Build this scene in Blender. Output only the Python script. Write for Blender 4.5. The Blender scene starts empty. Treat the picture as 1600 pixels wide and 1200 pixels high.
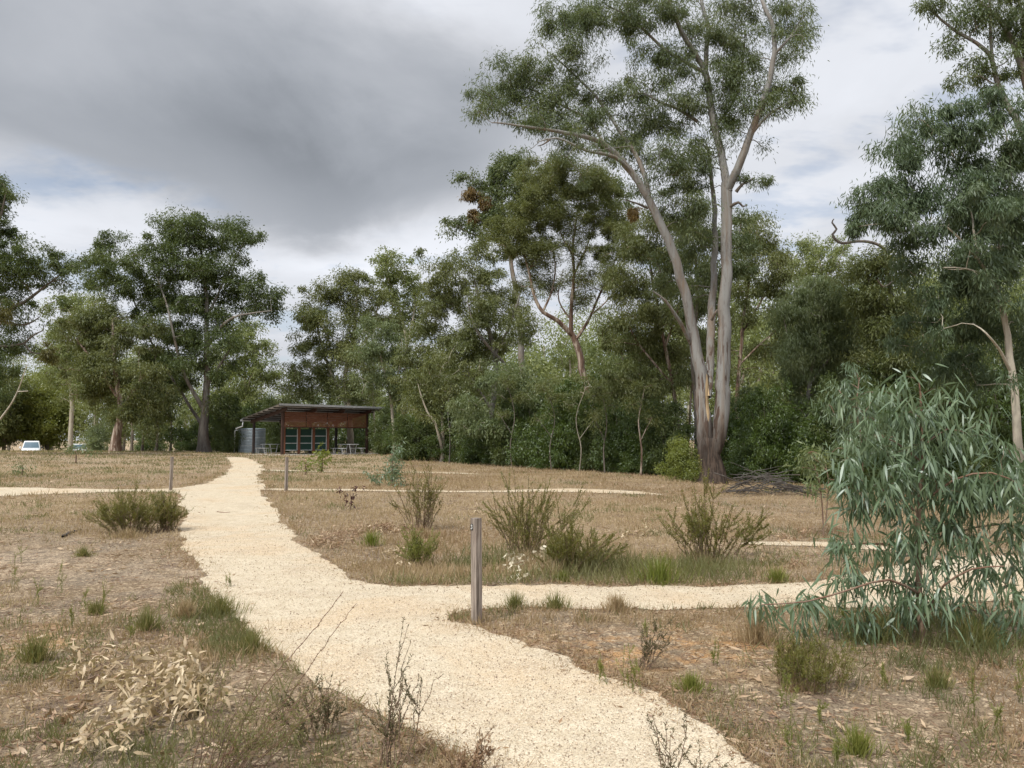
import bpy, math, random
import numpy as np
from mathutils import Vector, geometry
C = bpy.context.scene
COL = C.collection
F = 1202.0
PITCH = math.atan(86.0 / F)
CAMZ = 1.6
# ------------------------------------------------------------------ camera
cam = bpy.data.cameras.new('camera')
camo = bpy.data.objects.new('camera', cam); COL.objects.link(camo)
camo.location = (0, 0, CAMZ); camo.rotation_euler = (math.pi / 2 + PITCH, 0, 0)
cam.sensor_fit = 'HORIZONTAL'; cam.sensor_width = 36; cam.lens = F / 1600 * 36
cam.clip_start = 0.1; cam.clip_end = 4000
C.camera = camo
C.render.resolution_x = 1024; C.render.resolution_y = 768
C.render.engine = 'CYCLES'
C.cycles.max_bounces = 5; C.cycles.diffuse_bounces = 3; C.cycles.transmission_bounces = 3; C.cycles.glossy_bounces = 2
C.view_settings.view_transform = 'Standard'; C.view_settings.look = 'None'
C.view_settings.exposure = 0.2; C.view_settings.gamma = 1
SUN_EL, SUN_AZ = 54.0, 215.0      # azimuth clockwise from +Y (view direction); behind the camera to the left
SUN_DIR = Vector((math.sin(math.radians(SUN_AZ)) * math.cos(math.radians(SUN_EL)),
                  math.cos(math.radians(SUN_AZ)) * math.cos(math.radians(SUN_EL)), math.sin(math.radians(SUN_EL))))
# ------------------------------------------------------------------ sun
sl = bpy.data.lights.new('sun', 'SUN'); so = bpy.data.objects.new('sun', sl); COL.objects.link(so)
sl.energy = 3.2; sl.angle = math.radians(4); sl.color = (1.0, 0.95, 0.87)
so.rotation_euler = (-SUN_DIR).to_track_quat('-Z', 'Y').to_euler()

# ------------------------------------------------------------------ node helpers
class NT:
    def __init__(s, nt): s.nt = nt; s.N = nt.nodes; s.L = nt.links
    def node(s, t, **kw):
        n = s.N.new(t)
        for k, v in kw.items(): setattr(n, k, v)
        return n
    def put(s, sock, v):
        if isinstance(v, bpy.types.NodeSocket): s.L.new(v, sock)
        elif v is not None:
            if sock.type in ('RGBA',) and not hasattr(v, '__len__'): v = (v, v, v, 1)
            if sock.type == 'RGBA' and len(v) == 3: v = (*v, 1)
            sock.default_value = v
    def m(s, op, a, b=None, c=None, clamp=False):
        n = s.node('ShaderNodeMath', operation=op, use_clamp=clamp)
        s.put(n.inputs[0], a); s.put(n.inputs[1], b)
        if c is not None: s.put(n.inputs[2], c)
        return n.outputs[0]
    def mix(s, f, a, b, blend='MIX'):
        n = s.node('ShaderNodeMix', data_type='RGBA', blend_type=blend)
        s.put(n.inputs[0], f); s.put(n.inputs[6], a); s.put(n.inputs[7], b)
        return n.outputs[2]
    def ss(s, v, lo, hi):
        n = s.node('ShaderNodeMapRange', interpolation_type='SMOOTHSTEP')
        s.put(n.inputs[0], v); n.inputs[1].default_value = lo; n.inputs[2].default_value = hi
        return n.outputs[0]
    def noise(s, vec, scale, detail=4, rough=0.6, dist=0):
        n = s.node('ShaderNodeTexNoise'); s.put(n.inputs['Vector'], vec)
        n.inputs['Scale'].default_value = scale; n.inputs['Detail'].default_value = detail
        n.inputs['Roughness'].default_value = rough; n.inputs['Distortion'].default_value = dist
        return n.outputs[0]
    def vor(s, vec, scale, out='Distance', feature='F1', rand=1):
        n = s.node('ShaderNodeTexVoronoi', feature=feature); s.put(n.inputs['Vector'], vec)
        n.inputs['Scale'].default_value = scale; n.inputs['Randomness'].default_value = rand
        return n.outputs[out]
    def sep(s, v):
        n = s.node('ShaderNodeSeparateXYZ'); s.put(n.inputs[0], v); return n.outputs
    def comb(s, x, y, z):
        n = s.node('ShaderNodeCombineXYZ'); s.put(n.inputs[0], x); s.put(n.inputs[1], y); s.put(n.inputs[2], z); return n.outputs[0]
    def mapping(s, v, scale=(1, 1, 1), loc=(0, 0, 0)):
        n = s.node('ShaderNodeMapping'); s.put(n.inputs[0], v); n.inputs['Scale'].default_value = scale
        n.inputs['Location'].default_value = loc; return n.outputs[0]
    def attr(s, name):
        n = s.node('ShaderNodeAttribute', attribute_name=name); return n.outputs['Fac']

# ------------------------------------------------------------------ sky
W = bpy.data.worlds.new('World'); C.world = W; W.use_nodes = True
g = NT(W.node_tree); g.N.clear()
def azel(px, py):
    u = (px - 800) / F; v = (600 - py) / F
    y = math.cos(PITCH) - v * math.sin(PITCH); z = math.sin(PITCH) + v * math.cos(PITCH)
    return math.atan2(u, y), math.atan2(z, math.hypot(u, y))
tc = g.node('ShaderNodeTexCoord').outputs['Generated']
sx, sy, sz = g.sep(tc)
az = g.m('ARCTAN2', sx, sy)
el = g.m('ARCSINE', sz)
zz = g.m('ADD', g.m('MAXIMUM', sz, 0.0), 0.22)
plane = g.comb(g.m('DIVIDE', sx, zz), g.m('DIVIDE', sy, zz), 0.0)
n_big = g.noise(plane, 0.9, 3, 0.55, 0.4)
n_med = g.noise(g.mapping(plane, (1, 0.85, 1), (4.3, 1.7, 0)), 1.9, 7, 0.55, 0.25)
n_blue = g.noise(g.mapping(plane, (1, 1.6, 1), (9.1, 2.2, 0)), 2.6, 5, 0.6, 0.2)
warp = g.m('MULTIPLY', g.m('SUBTRACT', n_big, 0.5), 0.30)
warp2 = g.m('MULTIPLY', g.m('SUBTRACT', n_med, 0.5), 0.22)
def blob(px, py, rx, ry, lo=1.25, hi=0.35, k=1.0):
    a0, e0 = azel(px, py)
    dx = g.m('DIVIDE', g.m('ADD', g.m('SUBTRACT', az, a0), g.m('MULTIPLY', warp, k)), rx / F)
    dy = g.m('DIVIDE', g.m('ADD', g.m('SUBTRACT', el, e0), g.m('MULTIPLY', warp2, k)), ry / F)
    d = g.m('SQRT', g.m('ADD', g.m('MULTIPLY', dx, dx), g.m('MULTIPLY', dy, dy)))
    return g.m('SUBTRACT', 1.0, g.ss(d, hi, lo))
L = 0.70
lum = g.m('ADD', L, g.m('MULTIPLY', g.m('SUBTRACT', n_med, 0.5), 0.34))
def add(b, amt):
    global lum
    lum = g.m('ADD', lum, g.m('MULTIPLY', b, amt))
add(blob(330, 150, 620, 210, 1.06, 0.62, 0.9), -0.28)
add(blob(470, 235, 330, 95, 1.3, 0.1, 0.9), -0.10)
add(blob(520, 300, 150, 60, 1.3, 0.2, 1.2), -0.05)
add(blob(780, 200, 200, 120, 1.2, 0.2, 0.8), -0.06)
add(blob(430, -20, 260, 70, 1.4, 0.2, 0.7), 0.12)
add(blob(470, 560, 260, 60, 1.3, 0.2, 0.7), -0.10)
add(blob(1330, 210, 190, 60, 1.3, 0.2, 0.8), -0.06)
add(blob(1300, 310, 160, 50, 1.3, 0.2, 0.8), 0.06)
add(blob(620, 385, 300, 50, 1.3, 0.2, 0.7), 0.10)
add(blob(120, 350, 220, 50, 1.3, 0.2, 0.7), 0.08)
add(blob(980, 60, 200, 160, 1.3, 0.2, 0.7), -0.05)
lum = g.m('MAXIMUM', lum, 0.14)
# added wide sky glow towards the sun, out of view, brightens the ground
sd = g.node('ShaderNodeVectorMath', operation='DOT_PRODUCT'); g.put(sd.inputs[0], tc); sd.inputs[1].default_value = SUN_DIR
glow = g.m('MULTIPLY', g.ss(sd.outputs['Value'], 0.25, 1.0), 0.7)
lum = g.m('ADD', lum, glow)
tint = g.mix(g.ss(lum, 0.2, 0.62), (0.915, 0.99, 1.11), (0.955, 0.985, 1.055))
cl = g.node('ShaderNodeVectorMath', operation='SCALE'); g.put(cl.inputs[0], tint)
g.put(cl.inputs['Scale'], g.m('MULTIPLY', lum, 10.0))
sky = g.node('ShaderNodeTexSky'); sky.sky_type = 'NISHITA'; sky.sun_disc = False
sky.sun_elevation = math.radians(SUN_EL); sky.sun_rotation = math.radians(SUN_AZ)
holes = g.m('MULTIPLY', g.m('MULTIPLY', g.ss(n_blue, 0.50, 0.66), 0.38),
            g.m('SUBTRACT', 1.0, blob(400, 170, 640, 200, 1.1, 0.75, 0.3)))
extra = g.m('MULTIPLY', g.m('MULTIPLY', blob(150, 305, 170, 28, 1.4, 0.1, 0.5), g.ss(n_blue, 0.38, 0.62)), 0.6)
holes = g.m('ADD', holes, extra, clamp=True)
bl = g.node('ShaderNodeVectorMath', operation='SCALE'); g.put(bl.inputs[0], sky.outputs[0]); bl.inputs['Scale'].default_value = 1.15
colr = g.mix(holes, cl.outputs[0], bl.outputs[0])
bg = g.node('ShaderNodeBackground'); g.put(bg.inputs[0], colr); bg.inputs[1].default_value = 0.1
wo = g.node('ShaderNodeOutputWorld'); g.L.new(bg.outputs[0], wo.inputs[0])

# ------------------------------------------------------------------ terrain function and pixel -> world helpers
def sstep(x, a, b):
    t = np.clip((x - a) / (b - a), 0, 1); return t * t * (3 - 2 * t)
def gz(x, y):
    x = np.asarray(x, float); y = np.asarray(y, float)
    r = 0.24 * sstep(y, 9, 24) + 0.15 * sstep(y, 26, 58)
    r = r * (1 - sstep(x, 2, 14) * 0.85)
    m = 0.27 * np.exp(-((x + 40) / 20.0) ** 2 - ((y - 44) / 15.0) ** 2)
    m2 = 0.17 * sstep(-x, 17, 28) * sstep(y, 24, 40) * (1 - sstep(y, 66, 84))
    drop = -1.15 * sstep(y, 66, 90) * sstep(-x, 10, 30)
    near = 1 - sstep(y, 12, 26)
    und = 0.012 * np.sin(x * 1.9 + 1.3 * np.sin(y * 0.9)) * np.cos(y * 1.3 + 0.5) * near * sstep(y, 2, 5)
    return r + m + m2 + drop + und
cp, sp = math.cos(PITCH), math.sin(PITCH)
def P(px, py, Y):
    u = (px - 800) / F; v = (600 - py) / F
    k = Y / (cp - v * sp)
    return np.array([u * k, Y, CAMZ + (sp + v * cp) * k])
def ground(px, py):
    Y = 2.5
    last = Y
    while Y < 160:
        p = P(px, py, Y)
        if p[2] <= gz(p[0], p[1]): break
        last = Y; Y *= 1.02
    lo, hi = last, Y
    for _ in range(20):
        mid = (lo + hi) / 2; p = P(px, py, mid)
        if p[2] <= gz(p[0], p[1]): hi = mid
        else: lo = mid
    p = P(px, py, hi); p[2] = gz(p[0], p[1]); return p
def proj(x, y, z):
    dy = y; dz = z - CAMZ
    f = dy * cp + dz * sp; up = -dy * sp + dz * cp
    f = np.maximum(f, 0.05)
    return 800 + F * x / f, 600 - F * up / f
def vnoise(x, y, s, seed=0):
    x = np.asarray(x) * s + seed * 17.3 + 500; y = np.asarray(y) * s + seed * 9.7 + 500
    xi = np.floor(x).astype(np.int64); yi = np.floor(y).astype(np.int64); fx = x - xi; fy = y - yi
    fx = fx * fx * (3 - 2 * fx); fy = fy * fy * (3 - 2 * fy)
    def h(a, b):
        n = (a * 374761393 + b * 668265263 + seed * 1442695) & 0xffffffff
        n = ((n ^ (n >> 13)) * 1274126177) & 0xffffffff
        return ((n ^ (n >> 16)) & 0xffff) / 65535.0
    return (h(xi, yi) * (1 - fx) + h(xi + 1, yi) * fx) * (1 - fy) + (h(xi, yi + 1) * (1 - fx) + h(xi + 1, yi + 1) * fx) * fy
def fnoise(x, y, s, seed=0, o=4):
    r = 0; a = 0.5; t = 0
    for i in range(o): r = r + a * vnoise(x, y, s * 2 ** i, seed + i); t += a; a *= 0.55
    return r / t

# ------------------------------------------------------------------ mesh helpers
def tag(o, label=None, cat=None, group=None, kind=None):
    if label: o['label'] = label
    if cat: o['category'] = cat
    if group: o['group'] = group
    if kind: o['kind'] = kind
    return o
def link(o, parent=None, sub=True):
    COL.objects.link(o)
    if parent is not None: o.parent = parent
    return o
def empty(name, loc, label, cat, group=None, rz=0):
    o = bpy.data.objects.new(name, None); COL.objects.link(o)
    o.empty_display_size = 0.2; o.location = tuple(float(a) for a in loc); o.rotation_euler = (0, 0, rz)
    return tag(o, label, cat, group)
def mesh_np(name, V, Q, mat, parent=None, rnd=None, smooth=False, local=False, vattrs=None, tris=False):
    """V (n,3) verts, Q (m,4) quads (or (m,3)); world coordinates unless local."""
    V = np.asarray(V, np.float32); Q = np.asarray(Q, np.int32)
    if parent is not None and not local: V = V - np.array(parent.location, np.float32)
    k = Q.shape[1]
    me = bpy.data.meshes.new(name)
    me.vertices.add(len(V)); me.vertices.foreach_set('co', V.ravel())
    me.loops.add(Q.size); me.loops.foreach_set('vertex_index', Q.ravel())
    me.polygons.add(len(Q)); me.polygons.foreach_set('loop_start', np.arange(0, Q.size, k, dtype=np.int32))
    me.polygons.foreach_set('loop_total', np.full(len(Q), k, np.int32))
    if smooth: me.polygons.foreach_set('use_smooth', np.ones(len(Q), bool))
    me.update(calc_edges=True)
    if rnd is not None:
        a = me.attributes.new('rnd', 'FLOAT', 'FACE'); a.data.foreach_set('value', np.asarray(rnd, np.float32))
    if vattrs:
        for n_, v_ in vattrs.items():
            a = me.attributes.new(n_, 'FLOAT', 'POINT'); a.data.foreach_set('value', np.asarray(v_, np.float32))
    if mat: me.materials.append(mat)
    o = bpy.data.objects.new(name, me)
    return link(o, parent)
class MB:
    """small builder for hard-surface parts"""
    def __init__(s): s.v = []; s.f = []
    def box(s, x0, x1, y0, y1, z0, z1, rot=None, org=(0, 0, 0)):
        b = len(s.v)
        for z in (z0, z1):
            for x, y in ((x0, y0), (x1, y0), (x1, y1), (x0, y1)):
                v = Vector((x, y, z))
                if rot: v = rot @ v
                s.v.append(tuple(v + Vector(org)))
        for q in ((3, 2, 1, 0), (4, 5, 6, 7), (0, 1, 5, 4), (1, 2, 6, 5), (2, 3, 7, 6), (3, 0, 4, 7)):
            s.f.append(tuple(b + i for i in q))
        return s
    def hexa(s, pts):
        b = len(s.v); s.v += [tuple(p) for p in pts]
        for q in ((3, 2, 1, 0), (4, 5, 6, 7), (0, 1, 5, 4), (1, 2, 6, 5), (2, 3, 7, 6), (3, 0, 4, 7)):
            s.f.append(tuple(b + i for i in q))
        return s
    def tube(s, pts, rad, n=10, cap=True):
        pts = [Vector(p) for p in pts]; b = len(s.v); K = len(pts)
        if not hasattr(rad, '__len__'): rad = [rad] * K
        ref = None
        for i, p in enumerate(pts):
            t = (pts[min(i + 1, K - 1)] - pts[max(i - 1, 0)]).normalized()
            if ref is None:
                ref = t.orthogonal().normalized()
            ref = (ref - t * ref.dot(t)).normalized(); w = t.cross(ref)
            for j in range(n):
                a = 2 * math.pi * j / n
                s.v.append(tuple(p + (ref * math.cos(a) + w * math.sin(a)) * rad[i]))
        for i in range(K - 1):
            for j in range(n):
                s.f.append((b + i * n + j, b + i * n + (j + 1) % n, b + (i + 1) * n + (j + 1) % n, b + (i + 1) * n + j))
        if cap:
            s.f.append(tuple(b + j for j in reversed(range(n)))); s.f.append(tuple(b + (K - 1) * n + j for j in range(n)))
        return s
    def build(s, name, mat, parent=None, bevel=0, smooth=False):
        me = bpy.data.meshes.new(name); me.from_pydata(s.v, [], s.f); me.update()
        if smooth: me.polygons.foreach_set('use_smooth', [True] * len(me.polygons))
        me.materials.append(mat)
        o = bpy.data.objects.new(name, me); link(o, parent)
        if bevel:
            md = o.modifiers.new('bevel', 'BEVEL'); md.width = bevel; md.segments = 2; md.limit_method = 'ANGLE'
        return o
def unit(a): return a / np.maximum(np.linalg.norm(a, axis=-1, keepdims=True), 1e-9)
def batch_tubes(PT, R, sides=4):
    n, K, _ = PT.shape
    T = np.empty_like(PT); T[:, 1:-1] = PT[:, 2:] - PT[:, :-2]; T[:, 0] = PT[:, 1] - PT[:, 0]; T[:, -1] = PT[:, -1] - PT[:, -2]
    T = unit(T)
    m = unit(T.mean(1)); ref = np.where(np.abs(m[:, 2:3]) < 0.8, np.array([[0, 0, 1.0]]), np.array([[1.0, 0, 0]]))
    A = unit(np.cross(T, ref[:, None, :])); B = np.cross(T, A)
    ang = np.arange(sides) * 2 * math.pi / sides
    V = PT[:, :, None, :] + R[:, :, None, None] * (A[:, :, None, :] * np.cos(ang)[None, None, :, None] + B[:, :, None, :] * np.sin(ang)[None, None, :, None])
    idx = np.arange(n * K * sides).reshape(n, K, sides)
    a = idx[:, :-1]; b = idx[:, 1:]
    Q = np.stack([a, np.roll(a, -1, 2), np.roll(b, -1, 2), b], -1).reshape(-1, 4)
    return V.reshape(-1, 3), Q
def leaf_mesh(B, D, L, Wd, S=1, curl=0.0, rng=None, grav=0.0, fold=0.0):
    """ribbons/rhombs from base points B along D. S=1: one rhomb quad, else S quads in a curved strip"""
    n = len(B)
    side = unit(np.cross(D, unit(rng.normal(size=(n, 3)))))
    L = np.broadcast_to(np.asarray(L, float), (n,))[:, None]; Wd = np.broadcast_to(np.asarray(Wd, float), (n,))[:, None]
    if S == 1:
        V = np.stack([B, B + D * L * 0.45 + side * Wd / 2, B + D * L, B + D * L * 0.45 - side * Wd / 2], 1)
        return V.reshape(-1, 3), np.arange(4 * n).reshape(n, 4)
    nrm = np.cross(D, side)
    out = []
    for i in range(S + 1):
        t = i / S
        w = math.sin(math.pi * (0.06 + 0.94 * t) ** 0.8) * 0.5 if i < S else 0.03
        if i == 0: w = 0.06
        c = B + D * L * t + nrm * L * curl * (t * t) + np.array([0, 0, -1.0]) * L * grav * t * t
        tw = nrm * (math.sin(t * 2.0) * 0.25) 
        out.append(np.stack([c + (side + tw) * Wd * w, c - (side - tw) * Wd * w], 1))
    V = np.stack(out, 1).reshape(n, -1, 3)
    base = (np.arange(n) * 2 * (S + 1))[:, None, None]
    q = np.array([[2 * i, 2 * i + 1, 2 * i + 3, 2 * i + 2] for i in range(S)])[None]
    return V.reshape(-1, 3), (base + q).reshape(-1, 4)
def catmull(pts, step):
    pts = np.asarray(pts, float)
    if len(pts) < 3: pts = np.array([pts[0], (pts[0] + pts[-1]) / 2, pts[-1]])
    e = np.vstack([2 * pts[0] - pts[1], pts, 2 * pts[-1] - pts[-2]]); out = []
    for i in range(1, len(e) - 2):
        n = max(2, int(np.linalg.norm(e[i + 1, :3] - e[i, :3]) / step))
        for t in np.arange(n) / n:
            out.append(0.5 * ((2 * e[i]) + (-e[i - 1] + e[i + 1]) * t + (2 * e[i - 1] - 5 * e[i] + 4 * e[i + 1] - e[i + 2]) * t ** 2 + (-e[i - 1] + 3 * e[i] - 3 * e[i + 1] + e[i + 2]) * t ** 3))
    out.append(e[-2]); return np.array(out)
# ------------------------------------------------------------------ materials
def new_mat(name):
    m = bpy.data.materials.new(name); m.use_nodes = True; n = NT(m.node_tree); n.N.clear()
    return m, n
def out(n, sh, disp=None):
    o = n.node('ShaderNodeOutputMaterial'); n.L.new(sh, o.inputs[0])
def princ(n, col, rough=0.8, bump=None, strength=0.5, dist=0.02, metal=0, spec=0.3):
    p = n.node('ShaderNodeBsdfPrincipled'); n.put(p.inputs['Base Color'], col); n.put(p.inputs['Roughness'], rough)
    p.inputs['Metallic'].default_value = metal; p.inputs['Specular IOR Level'].default_value = spec
    if bump is not None:
        b = n.node('ShaderNodeBump'); b.inputs['Strength'].default_value = strength; b.inputs['Distance'].default_value = dist
        n.put(b.inputs['Height'], bump); n.L.new(b.outputs[0], p.inputs['Normal'])
    return p.outputs[0]
def foliage(name, c1, c2, c3, trans=0.33, gloss=0.035, grough=0.5):
    m, n = new_mat(name)
    r = n.attr('rnd')
    cr = n.node('ShaderNodeValToRGB'); n.put(cr.inputs[0], r)
    e = cr.color_ramp.elements; e[0].position = 0; e[0].color = (*c1, 1); e[1].position = 1; e[1].color = (*c3, 1)
    k = e.new(0.5); k.color = (*c2, 1)
    d = n.node('ShaderNodeBsdfDiffuse'); n.L.new(cr.outputs[0], d.inputs[0])
    t = n.node('ShaderNodeBsdfTranslucent')
    n.put(t.inputs[0], n.mix(0.5, cr.outputs[0], (c3[0] * 1.5, c3[1] * 1.6, c3[2] * 0.8), 'MIX'))
    mx = n.node('ShaderNodeMixShader'); mx.inputs[0].default_value = trans
    n.L.new(d.outputs[0], mx.inputs[1]); n.L.new(t.outputs[0], mx.inputs[2])
    gl = n.node('ShaderNodeBsdfGlossy'); gl.inputs['Roughness'].default_value = grough; gl.inputs[0].default_value = (0.8, 0.85, 0.9, 1)
    m2 = n.node('ShaderNodeMixShader'); m2.inputs[0].default_value = gloss
    n.L.new(mx.outputs[0], m2.inputs[1]); n.L.new(gl.outputs[0], m2.inputs[2])
    out(n, m2.outputs[0]); return m
def bark(name, pale, dark, strip, base_rough=0.0, z_rough=(0, 1), scale=1.0, mixk=(0.45, 0.6), peel=None, tear=None):
    m, n = new_mat(name)
    oc = n.node('ShaderNodeTexCoord').outputs['Object']
    st = n.mapping(oc, (6 * scale, 6 * scale, 0.55 * scale))
    a = n.noise(st, 1.0, 5, 0.6, 0.6); b = n.noise(n.mapping(oc, (14 * scale, 14 * scale, 2.0 * scale), (3, 1, 2)), 1.0, 5, 0.65)
    c = n.mix(n.ss(a, mixk[0], mixk[1]), pale, strip)
    c = n.mix(n.m('MULTIPLY', n.ss(b, 0.55, 0.68), 0.6), c, dark)
    c = n.mix(n.m('MULTIPLY', n.ss(n.noise(n.mapping(oc, (2.2 * scale, 2.2 * scale, .32 * scale), (8, 2, 5)), 1.0, 4, .6), 0.56, 0.64), 0.45), c, (0.20, 0.135, 0.085))
    z = n.sep(oc)[2]
    if peel:
        pz = n.m('SUBTRACT', 1.0, n.ss(z, peel[0], peel[1]))
        pk = n.noise(n.mapping(oc, (7, 7, .7), (1, 7, 3)), 1.0, 5, .62, .8)
        c = n.mix(n.m('MULTIPLY', n.m('MULTIPLY', pz, n.ss(pk, .53, .58)), .9), c, (0.075, 0.045, 0.032))
    if tear:
        x_, y_, z_ = n.sep(oc)
        dx = n.m('DIVIDE', n.m('SUBTRACT', x_, tear[0]), .075); dz = n.m('DIVIDE', n.m('SUBTRACT', z_, tear[1]), .75)
        dd = n.m('ADD', n.m('ADD', n.m('MULTIPLY', dx, dx), n.m('MULTIPLY', dz, dz)), n.m('MULTIPLY', n.m('SUBTRACT', a, .5), 2.5))
        c = n.mix(n.m('SUBTRACT', 1.0, n.ss(dd, .7, 1.0)), c, (0.52, 0.38, 0.22))
    if base_rough:
        zn = n.m('ADD', z, n.m('MULTIPLY', n.m('SUBTRACT', n.noise(n.mapping(oc, (4, 4, 0.8)), 1.0, 4), 0.5), 2.2))
        rough = n.m('SUBTRACT', 1.0, n.ss(zn, z_rough[0], z_rough[1]))
        rb = n.mix(n.ss(n.noise(n.mapping(oc, (11, 11, 1.1), (5, 5, 5)), 1.0, 6, .7), 0.42, 0.56), tuple(x * 0.9 for x in dark), tuple(x * 0.35 for x in dark))
        c = n.mix(n.m('MULTIPLY', rough, base_rough), c, rb)
    out(n, princ(n, c, 0.85, n.m('ADD', a, b), 0.6, 0.03, spec=0.2)); return m
def plain(name, col, rough=0.6, metal=0, spec=0.4, var=0.15, scale=6.0, stretch=(1, 1, 1)):
    m, n = new_mat(name); oc = n.node('ShaderNodeTexCoord').outputs['Object']
    a = n.noise(n.mapping(oc, stretch), scale, 5, 0.65)
    c = n.mix(a, tuple(x * (1 - var * 1.8) for x in col), tuple(min(1, x * (1 + var * 1.8)) for x in col))
    out(n, princ(n, c, rough, a, 0.15, 0.01, metal, spec)); return m

BARK_BIG = bark('bark_pale_grey', (0.215, 0.212, 0.200), (0.09, 0.065, 0.05), (0.18, 0.155, 0.13), 0.97, (0.9, 2.6), 0.75, (0.44, 0.62), (3.0, 7.5), (-.13, 2.75))
BARK_PALE = bark('bark_pale', (0.40, 0.365, 0.29), (0.14, 0.11, 0.09), (0.34, 0.30, 0.24), 0.6, (0.6, 2.0), 1.3, (0.45, 0.7))
BARK_RED = bark('bark_red_brown', (0.36, 0.30, 0.24), (0.06, 0.042, 0.033), (0.13, 0.08, 0.058), 0.0, (0, 1), 1.0, (0.42, 0.56))
BARK_GREY = bark('bark_grey', (0.21, 0.20, 0.175), (0.065, 0.055, 0.05), (0.14, 0.12, 0.105), 0.7, (2.0, 4.5), 0.8)
BARK_DARK = bark('bark_dark', (0.14, 0.12, 0.10), (0.045, 0.04, 0.035), (0.09, 0.075, 0.06))
BARK_TWIG = bark('bark_twig', (0.20, 0.14, 0.10), (0.07, 0.045, 0.035), (0.16, 0.09, 0.06))
FOL_BIG = foliage('leaves_gum_green', (0.055, 0.083, 0.030), (0.091, 0.121, 0.042), (0.152, 0.165, 0.059))
FOL_DARK = foliage('leaves_dark_green', (0.041, 0.064, 0.017), (0.071, 0.097, 0.024), (0.122, 0.146, 0.038))
FOL_OLIVE = foliage('leaves_olive', (0.073, 0.096, 0.026), (0.117, 0.134, 0.039), (0.171, 0.176, 0.055))
FOL_BLUE = foliage('leaves_blue_green', (0.078, 0.111, 0.045), (0.125, 0.158, 0.065), (0.192, 0.217, 0.089))
FOL_LIGHT = foliage('leaves_light_green', (0.108, 0.137, 0.043), (0.164, 0.194, 0.063), (0.240, 0.258, 0.089), 0.35)
FOL_YEL = foliage('leaves_yellow_green', (0.098, 0.122, 0.018), (0.149, 0.168, 0.028), (0.207, 0.214, 0.043), 0.35)
FOL_SHRUB = foliage('leaves_shrub', (0.035, 0.062, 0.009), (0.063, 0.099, 0.013), (0.108, 0.152, 0.021), 0.33, 0.05)
FOL_MIST = foliage('leaves_mistletoe', (0.09, 0.06, 0.018), (0.15, 0.095, 0.025), (0.22, 0.15, 0.045), 0.3)
FOL_MISTG = foliage('leaves_mistletoe_green', (0.07, 0.065, 0.014), (0.11, 0.10, 0.02), (0.15, 0.14, 0.035), 0.3)
FOL_FAR = foliage('leaves_far', (0.099, 0.127, 0.045), (0.165, 0.194, 0.066), (0.263, 0.282, 0.102), 0.35)
FOL_SAP = foliage('leaves_sapling', (0.070, 0.110, 0.056), (0.115, 0.168, 0.088), (0.200, 0.255, 0.144), 0.25, 0.06, 0.42)
FOL_WISP = foliage('leaves_wispy', (0.085, 0.092, 0.020), (0.147, 0.148, 0.032), (0.232, 0.199, 0.054), 0.3, 0.03)
FOL_BRIGHT = foliage('leaves_bright', (0.098, 0.128, 0.017), (0.149, 0.178, 0.023), (0.207, 0.224, 0.036), 0.35, 0.04)
FOL_WEED = foliage('leaves_weed', (0.113, 0.134, 0.026), (0.178, 0.196, 0.041), (0.251, 0.241, 0.063), 0.3, 0.03)
FOL_DEAD = foliage('leaves_dead', (0.24, 0.165, 0.09), (0.42, 0.32, 0.19), (0.58, 0.47, 0.31), 0.15, 0.05)
FOL_DEADB = foliage('leaves_dead_brown', (0.16, 0.09, 0.05), (0.30, 0.19, 0.11), (0.50, 0.38, 0.25), 0.12, 0.04)
FOL_SOFT = foliage('leaves_soft_green', (0.050, 0.080, 0.036), (0.082, 0.118, 0.055), (0.130, 0.165, 0.080))
FOL_TUFT = foliage('tuft_blades', (0.07, 0.095, 0.022), (0.14, 0.155, 0.045), (0.34, 0.27, 0.14), 0.35, 0.02)
FOL_RED = foliage('leaves_dark_red', (0.025, 0.008, 0.008), (0.05, 0.014, 0.012), (0.09, 0.025, 0.02), 0.15)
FOL_GRASS = foliage('grass_dry', (0.19, 0.115, 0.065), (0.34, 0.25, 0.15), (0.46, 0.36, 0.23), 0.3, 0.02)
FOL_GRASSG = foliage('grass_green', (0.085, 0.095, 0.035), (0.15, 0.15, 0.06), (0.25, 0.22, 0.105), 0.3, 0.02)

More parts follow.
